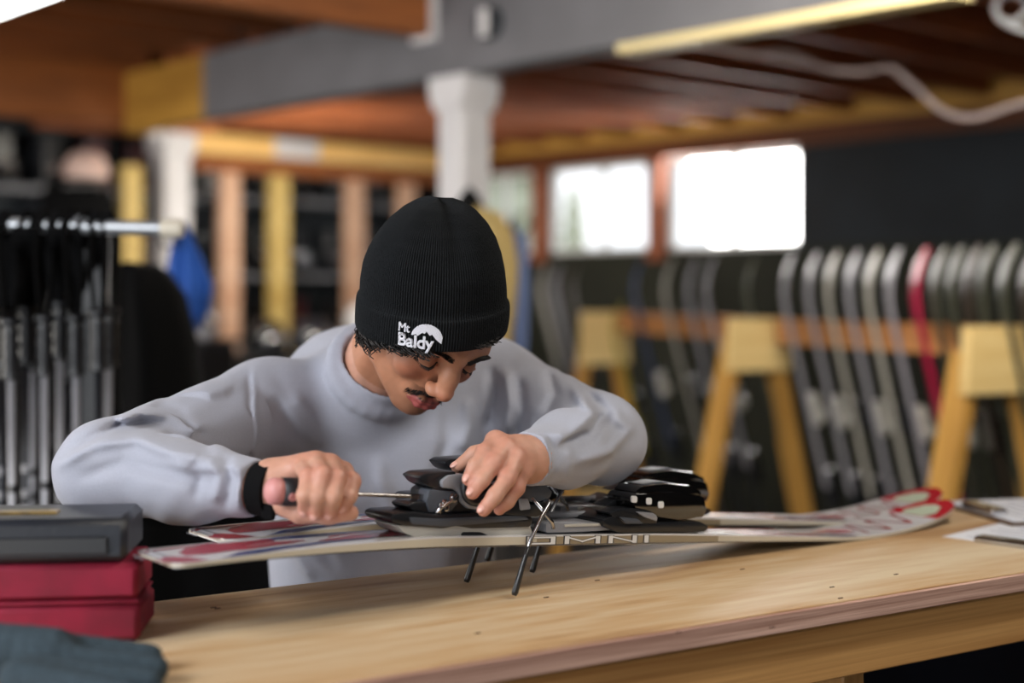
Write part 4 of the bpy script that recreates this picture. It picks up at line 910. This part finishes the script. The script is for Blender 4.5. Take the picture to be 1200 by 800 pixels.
# hair, brows, moustache, lashes
M_hair = mat('dark brown hair', '#120c09', .55)
def strands(name, roots, m, parent, rad=.0006, n=5):
    mb = MB()
    for pts in roots: mb.tube(pts, np.linspace(rad, rad*.35, len(pts)), n, cap=False)
    o = mb.build(name, m, parent, smooth=True, fix=False); o['kind'] = 'stuff'; return o
R = random.Random(3)
from mathutils.bvhtree import BVHTree
bv = BVHTree.FromPolygons(V.tolist(), Fq.tolist())
def surf(p, d):
    h = bv.ray_cast(Vector(p), Vector(d)); return (np.array(h[0]), np.array(h[1])) if h[0] is not None else (None, None)
rt = []
for s in (-1, 1):
    for q in range(190):
        u = R.random(); x = s*(.010+.040*u); z = .0165+.0045*math.sin(u*2.6)+R.uniform(-.0035, .0035)*(1-.6*u)
        p, nn = surf(H(x, .2, z), -HF)
        if p is None: continue
        d = nrm(HR*s*.9+HU*(.5-.9*u)+nn*.25); L = .007; rt.append([p-nn*.0003, p+d*L*.5+nn*.0009, p+d*L+nn*.0004])
strands('eyebrow', rt, M_hair, body, .00055)
rt = []
for q in range(430):
    u = R.uniform(-1, 1); x = u*.029; z = -.0550-.0085*abs(u)**2.2+R.uniform(-.0032, .0028)
    p, nn = surf(H(x, .2, z), -HF)
    if p is None: continue
    d = nrm(HR*u*.9-HU*.7+nn*.35); L = R.uniform(.004, .0075); rt.append([p-nn*.0003, p+d*L*.5+nn*.0004, p+d*L])
strands('moustache', rt, M_hair, body, .00028, 4)
rt = []
for s in (-1, 1):
    for q in range(46):
        u = q/45; x = s*(.0175+.028*u); z = -.0035-.0065*u-.0015*math.sin(math.pi*u)
        p, nn = surf(H(x, .2, z), -HF)
        if p is None: continue
        
        if (p-HO) @ HF > .098 or (p-HO) @ HF < .06: continue
        d = nrm(HF*.45-HU*.8+HR*s*(u-.4)*.6); rt.append([p, p+d*.002, p+d*.004])
strands('eyelashes', rt, M_hair, body, .0005, 4)
for s in (-1, 1):
    ln = []
    for u in np.linspace(0, 1, 14):
        p, nn = surf(H(s*(.0175+.028*u), .2, -.0035-.0065*u-.0015*math.sin(math.pi*u)), -HF)
        if p is not None and .05 < (p-HO) @ HF < .1: ln.append(p+nn*.0002)
    if len(ln) > 3: MB().tube(ln, [.0004]+[.0010]*(len(ln)-2)+[.0005], 6).build('lash_line', M_hair, body, smooth=True)
rt = []
for q in range(420):     # curls at the nape, temple and sideburn on his right, some on the left
    a = R.uniform(-205, -84) if q < 330 else R.uniform(-78, -20)
    if q >= 330: a = R.uniform(-52, -22)
    th = math.radians(a); rr_ = .089+R.uniform(-.008, .003)
    p = hc+hx*math.cos(th)*rr_+hy*math.sin(th)*rr_*1.06+hu*.008
    L = R.uniform(.026, .046)*(1 if (a < -135 and q < 330) else .62)*(1 if q < 330 else .5); k0 = R.uniform(0, 6.28); rad = R.uniform(.003, .006); pts = []; out = hx*math.cos(th)+hy*math.sin(th)
    tg = np.cross(hu, out)
    for i in range(13):
        f = i/12; pts.append(p-UP*L*f*.8+out*(.006*f+rad*math.cos(k0+f*11)*f**.5)+tg*(rad*math.sin(k0+f*11)+.004*f))
    rt.append(pts)
strands('curly_hair', rt, M_hair, person, .0015, 4)
rt = []
for q in range(520):    # sideburn down the cheek
    y = R.uniform(-.018, .026); z = R.uniform(-.03, .03)
    if R.random() < (y+.02)/.07: continue
    p, nn = surf(H(.2, y, z), -HR)
    if p is None: continue
    k0 = R.uniform(0, 6); d = nrm(-HU*.8-HF*.2+nn*.3+HF*.6*math.sin(k0)); L = .010; rt.append([p-nn*.0005, p+d*L*.4+nn*.002, p+d*L*.8+HF*.003*math.sin(k0)+nn*.002, p+d*L+nn*.0003])
strands('sideburn', rt, M_hair, person, .0008, 4)
# beanie: geometric ribs
M_knit = mat('black knit', '#191b1d', .95, spec=.2, bump=.5, bscale=420)
person_hat = bpy.data.objects.new('beanie', None); link(person_hat, person, frame(hc, hx, hy, hu))
NR = 172; n = NR*5; th = np.arange(n)*2*math.pi/n
def pinch(h, th):
    t = np.clip((h-.085)/.075, 0, 1); return 1-t*(.17*np.exp(-((np.mod(th+2.35+math.pi, 2*math.pi)-math.pi)/.30)**2)+.15*np.exp(-((np.mod(th+1.15+math.pi, 2*math.pi)-math.pi)/.24)**2)+.08*np.cos(2*th+.6))
def hat_loft(prof, name, rib, amp, inner=False):
    V = []
    for h, r, k in prof:
        rb = np.cos(th*rib); fo = pinch(h, th); dr = amp*k*rb
        wob = .0012*np.sin(2*th+1+h*30)+.0008*np.sin(5*th+h*55)
        rad = (r+dr+wob*min(1, r/.03))*fo
        zz = h-.004*np.cos(th*3+1.9)*np.clip((h-.13)/.04, 0, 1)
        V.append(np.stack([rad*np.cos(th), rad*1.06*np.sin(th), np.broadcast_to(zz, th.shape)], 1))
    m = len(prof); V = np.concatenate(V); F = np.array([[i*n+j, i*n+(j+1) % n, (i+1)*n+(j+1) % n, (i+1)*n+j] for i in range(m-1) for j in range(n)])
    V = V[:, :1]*hx+V[:, 1:2]*hy+V[:, 2:]*hu+hc
    return meshobj(name, V, F, M_knit, person_hat, 0)
hs = np.concatenate([np.linspace(.03, .15, 44), np.linspace(.152, .168, 14)])
hat_loft([(h, float(hat_r(h))-.0015, min(1, hat_r(h)/.05)) for h in hs], 'crown', NR, .0012)
cuff = [(.004, .089, .3), (-.003, .091, .6), (-.0045, .094, 1), (-.003, .0972, 1)]+[(h, .0985+.0006*math.sin(h*90), 1) for h in np.linspace(0, .034, 12)]+[(.0375, .0980, .8), (.039, .0962, .6), (.038, .0935, .3)]
hat_loft(cuff, 'cuff', NR, .0012)
# logo
def hatp(u, v, lift=.0016):
    """u right, v up in metres over the cuff, around the bearing of the badge"""
    a = LA+u/.099; r = .0985+lift; return hc+hx*math.cos(a)*r+hy*math.sin(a)*r*1.06+hu*(LH+v)
LA = math.radians(-94.5); LH = .0165
M_thr = mat('white thread', '#e6e6ee', .8, bump=.6, bscale=900)
def wrap(bm, name, tilt=-.04):
    bmesh.ops.triangulate(bm, faces=bm.faces[:])
    for _ in range(4):
        es = [e for e in bm.edges if e.calc_length() > .003]
        if not es: break
        bmesh.ops.subdivide_edges(bm, edges=es, cuts=1); bmesh.ops.triangulate(bm, faces=bm.faces[:])
    for v in bm.verts:
        x, y = v.co.x, v.co.y; v.co = Vector(hatp(x, y+tilt*x).tolist())
    bm.faces.ensure_lookup_table(); fs = bm.faces[:]
    r = bmesh.ops.extrude_face_region(bm, geom=fs); 
    for v in [g_ for g_ in r['geom'] if isinstance(g_, bmesh.types.BMVert)]:
        p = v.co-Vector(hc.tolist()); o_ = (p-Vector(hu.tolist())*p.dot(Vector(hu.tolist()))).normalized(); v.co -= o_*.0022
    bmesh.ops.recalc_face_normals(bm, faces=bm.faces)
    me = bpy.data.meshes.new(name); Mi = WM[person_hat.name].inverted(); bm.transform(Mi); bm.to_mesh(me); bm.free(); me.materials.append(M_thr)
    return link(bpy.data.objects.new(name, me), person_hat, WM[person_hat.name].copy())
def text_bm(s, size, x, y, off, sx=1.0):
    cu = bpy.data.curves.new('t', 'FONT'); cu.body = s; cu.size = size; cu.offset = off; cu.resolution_u = 3; cu.space_character = .95
    ob = bpy.data.objects.new('t', cu); COL.objects.link(ob); bpy.context.view_layer.update()
    me = bpy.data.meshes.new_from_object(ob.evaluated_get(bpy.context.evaluated_depsgraph_get())); bpy.data.objects.remove(ob)
    bm = bmesh.new(); bm.from_mesh(me); xs = [v.co.x for v in bm.verts]; x0 = min(xs)
    for v in bm.verts: v.co = Vector(((v.co.x-x0)*sx+x, v.co.y+y, 0))
    return bm
wrap(text_bm('Mt', .0160, -.0275, .0037, 0, .88), 'stitched_lettering'); wrap(text_bm('Mt', .0160, -.0271, .0038, 0, .88), 'stitched_lettering')
wrap(text_bm('Baldy', .0225, -.0275, -.0145, .0006, 1.0), 'stitched_lettering')
bm = bmesh.new(); P = []; cx, cy, r0 = .0090, -.0008, .0198
arc = [(cx+r0*math.cos(a), cy+r0*math.sin(a)*.92) for a in np.linspace(math.radians(8), math.radians(172), 22)]
mtn = [(-.0085, .0015), (-.005, .0035), (-.002, .0015), (.0035, .0065), (.0060, .0050), (.0085, .0085), (.0125, .0035), (.0155, .0050), (.0205, -.001), (.0275, -.0065)]
bm.faces.new([bm.verts.new((x, y, 0)) for x, y in arc+mtn]); wrap(bm, 'mountain_badge')
# ---------------- shirt ----------------
S = SDF(); S.cf = 3.4
S.ell((-.19, 2.13, E-.22), (.195, .125, .17), None, .03)
S.ell((-.19, 2.16, E-.165), (.15, .09, .07), None, .05)
S.cap((-.195, 2.15, E-.24), (-.205, 2.20, E-.42), .150, .155, .06, flat=(np.array([0, 1., 0]), 1.15)).cap((-.205, 2.20, E-.42), (-.205, 2.30, E-.52), .160, .165, .05, flat=(np.array([0, 1., 0]), 1.1))
S.cap((-.20, 2.06, E-.145), RS, .055, .062, .05).cap((-.16, 2.10, E-.12), LS, .062, .066, .05)
S.cap(RS, RE, .071, .056, .035).cap(RE, RE*.45+RW*.55, .056, .046, .03).cap(RE*.45+RW*.55, RW-nrm(RW-RE)*.008, .046, .034, .03)
S.cap(LS, LE, .074, .057, .035).cap(LE, LE*.5+LW*.5, .055, .045, .03).cap(LE*.5+LW*.5, LW, .045, .034, .03)
# neck hole and cowl
S.cap(NB-nrm(H(0, -.035, -.04)-NB)*.02, NB+nrm(H(0, -.035, -.04)-NB)*.028, .075, .066, .03)
CN = NB+np.array([.0, -.015, .035]); cn = nrm(H(0, -.035, -.04)-NB)
S.cap(NB+cn*.012, NB+cn*.2, .056, .060, .01, 'sub')
cx_ = nrm(np.cross(cn, UP)); 
if cx_[0] < 0: cx_ = -cx_
cy_ = nrm(np.cross(cn, cx_)); 
if cy_[1] < 0: cy_ = -cy_
ring = []
for a in np.linspace(0, 2*math.pi, 25):
    r_ = .064; f = math.sin(a)
    ring.append(NB+cx_*math.cos(a)*r_*1.04+cy_*f*r_+cn*(.030+.018*max(0, f)-.010*max(0, -f)))
S.chain(ring, [.0075]*25, .012)
S.ell(NB+cy_*.09+np.array([.01, .03, -.03]), (.07, .04, .03), None, .04)
folds = []    # (points in x,z ; amplitude ; width ; y limits) modelled creases
def fold(pts, amp, wd): folds.append((np.array([(W(x, y, Y)) for x, y, Y in pts]), amp*(1.7 if wd > .0045 else 1), wd*1.02))
# right sleeve
fold([(70, 545, 1.72), (110, 520, 1.69), (165, 512, 1.70), (215, 528, 1.68), (260, 540, 1.66)], .006, .008)
fold([(85, 530, 1.75), (140, 498, 1.75), (190, 495, 1.75), (235, 515, 1.72), (262, 530, 1.70)], -.006, .007)
fold([(150, 490, 1.80), (185, 475, 1.84), (215, 490, 1.82), (240, 515, 1.76)], .006, .008)
fold([(185, 470, 1.86), (225, 480, 1.88), (250, 510, 1.84)], -.005, .007)
fold([(90, 560, 1.69), (140, 545, 1.66), (200, 555, 1.65), (250, 570, 1.63)], -.004, .008)
fold([(245, 535, 1.65), (255, 560, 1.62), (250, 590, 1.64)], .004, .006); fold([(262, 535, 1.65), (270, 562, 1.62), (264, 596, 1.64)], -.0035, .005)
fold([(278, 540, 1.65), (284, 565, 1.62), (280, 600, 1.64)], .0025, .005); fold([(225, 540, 1.65), (232, 560, 1.63), (228, 585, 1.64)], -.003, .006)
fold([(195, 540, 1.65), (230, 550, 1.64), (262, 548, 1.63), (300, 552, 1.62)], .0035, .006)
fold([(212, 470, 1.90), (250, 455, 1.93), (285, 450, 1.95)], .004, .008)
# shoulder seam line
for sg, off in ((-.003, 0), (.002, 4)): fold([(293+off, 430, 1.96), (300+off, 460, 1.94), (304+off, 500, 1.93), (300+off, 545, 1.95)], sg, .0035)
# chest folds
fold([(345, 455, 1.97), (380, 500, 1.96), (420, 545, 1.98)], .005, .009); fold([(325, 460, 1.97), (350, 510, 1.96), (375, 545, 1.97)], -.004, .009)
fold([(375, 445, 1.96), (420, 490, 1.96), (455, 540, 1.99)], -.0045, .009); fold([(300, 600, 2.02), (350, 625, 2.04), (400, 665, 2.07)], -.006, .010)
fold([(300, 625, 2.04), (340, 650, 2.05), (370, 680, 2.07)], .005, .009); fold([(440, 500, 1.97), (445, 560, 2.0), (470, 620, 2.04)], .0045, .010)
fold([(575, 430, 2.04), (578, 470, 2.03), (570, 505, 2.03)], -.007, .008); fold([(592, 430, 2.05), (596, 470, 2.04), (590, 510, 2.03)], .006, .008)
fold([(545, 465, 2.01), (550, 500, 2.01), (540, 530, 2.02)], .004, .010); fold([(520, 480, 2.0), (522, 520, 2.0), (510, 560, 2.02)], -.004, .009)
fold([(608, 440, 2.08), (613, 480, 2.05), (606, 512, 2.02)], -.005, .007)
# left sleeve
fold([(640, 430, 2.06), (650, 460, 2.0), (640, 485, 1.97), (625, 505, 1.93)], -.005, .008)
fold([(665, 445, 2.05), (690, 475, 1.95), (665, 500, 1.88), (625, 515, 1.82)], .006, .008); fold([(680, 455, 2.03), (712, 480, 1.93), (690, 505, 1.88), (650, 520, 1.80)], -.006, .007)
fold([(700, 465, 2.0), (735, 500, 1.93), (715, 525, 1.87), (670, 540, 1.80)], .005, .008)
fold([(628, 512, 1.78), (632, 535, 1.75), (628, 562, 1.77)], .003, .005); fold([(645, 508, 1.80), (650, 535, 1.77), (644, 566, 1.79)], -.003, .006); fold([(664, 512, 1.83), (668, 540, 1.79), (660, 568, 1.81)], .002, .007)
def fold_fn(P, D):
    D = D.copy(); near = np.abs(D) < .03
    if not near.any(): return D
    Q = P[near]; add = np.zeros(len(Q))
    for pts, amp, wd in folds:
        lo, hi = pts.min(0)-.05, pts.max(0)+.05; m = ((Q > lo) & (Q < hi)).all(1)
        if not m.any(): continue
        q = Q[m][:, [0, 2]]; A = pts[:, [0, 2]]; best = np.full(len(q), 9.); tt = np.zeros(len(q)); L = len(A)-1
        for i in range(L):
            ab = A[i+1]-A[i]; t = np.clip(((q-A[i]) @ ab)/(ab @ ab), 0, 1); d = np.linalg.norm(q-A[i]-t[:, None]*ab, axis=1); b = d < best; best[b] = d[b]; tt[b] = (i+t[b])/L
        yy = np.interp(tt, np.linspace(0, 1, len(pts)), pts[:, 1]); fr = np.exp(-np.clip(Q[m][:, 1]-yy, 0, 9)**2/.05**2)
        add[m] += amp*np.exp(-(best/wd)**2)*fr*np.clip(np.minimum(tt, 1-tt)*6+.15, 0, 1)
    X = Q; add += .0011*np.sin(X[:, 0]*70+3*np.sin(X[:, 2]*31+X[:, 1]*20))*np.sin(X[:, 2]*48+2*np.sin(X[:, 0]*40))
    add *= np.clip((np.linalg.norm(Q-NB, axis=1)-.10)/.04, 0, 1)
    D[near] -= add; return D
S.fx(fold_fn, (-.19, 2.05, E-.25), .6)
# cuffs: cut the sleeve ends flat
dR = nrm(RW-RE); dL = nrm(LW-LE)
cr, cl = RW-dR*.006, LW+dL*.001
S.fx(lambda P, D: np.where(np.linalg.norm(P-RW, axis=1) < .09, np.maximum(D, (P-cr) @ dR), D), RW, .1)
S.fx(lambda P, D: np.where(np.linalg.norm(P-LW, axis=1) < .07, np.maximum(D, (P-cl) @ dL), D), LW, .1)
S.cap(cr, RW+dR*.02, .028, .028, .002, 'sub'); S.cap(cl, LW+dL*.02, .028, .028, .002, 'sub')
V, Fq = S.mesh((-.62, 1.55, E-.70), (.24, 2.55, E+.06), .0031, 4)
M_shirt = mat('grey jersey', '#a6a8b4', .85, bump=.14, bscale=600, sheen=.2, var=.06)
meshobj('shirt', V, Fq, M_shirt, person, 1)
# seam stitching at the shoulder, wrist strap
MB().tube([RW-dR*.004, RW+dR*.018], .0315, 28).build('wrist_strap', M_cl, person, smooth='auto')
MB().box(RW+dR*.010+np.array([.004, -.024, -.022]), (.018, .006, .020), np.array([dR, nrm(np.cross(UP, dR)), UP]), bev=.003).build('strap_tab', M_cl, person)
# trousers and shoes (behind the bench)
S = SDF(); PZ = E-.50
S.ell((-.20, 2.34, .86), (.165, .13, .13), None, .04)
for s in (-1, 1):
    hp_, kn, an = np.array([-.20+s*.085, 2.35, .82]), np.array([-.20+s*.11, 2.32, .46]), np.array([-.20+s*.13, 2.40, .09])
    S.cap(hp_, kn, .092, .066, .03).cap(kn, an, .066, .055, .02)
S.fx(lambda P, D: D-.002*np.sin(P[:, 2]*60+4*np.sin(P[:, 0]*30)), (-.2, 2.3, .5), .7)
V, Fq = S.mesh((-.48, 2.1, .02), (.1, 2.6, 1.05), .008, 3); meshobj('trousers', V, Fq, mat('dark work trousers', '#1b1c20', .9), person, 2)
for s in (-1, 1):
    S = SDF(); c = np.array([-.20+s*.13, 2.38, 0]); S.cap(c+[0, .05, .05], c+[s*.015, -.10, .035], .045, .038, .02).cap(c+[0, .02, .06], c+[0, .02, .12], .045, .042, .02)
    S.fx(lambda P, D: np.maximum(D, .001-P[:, 2]), c, .3); V, Fq = S.mesh(c-[.12, .25, .02], c+[.12, .2, .18], .006, 3); meshobj('shoe', V, Fq, M_drk, person, 1)
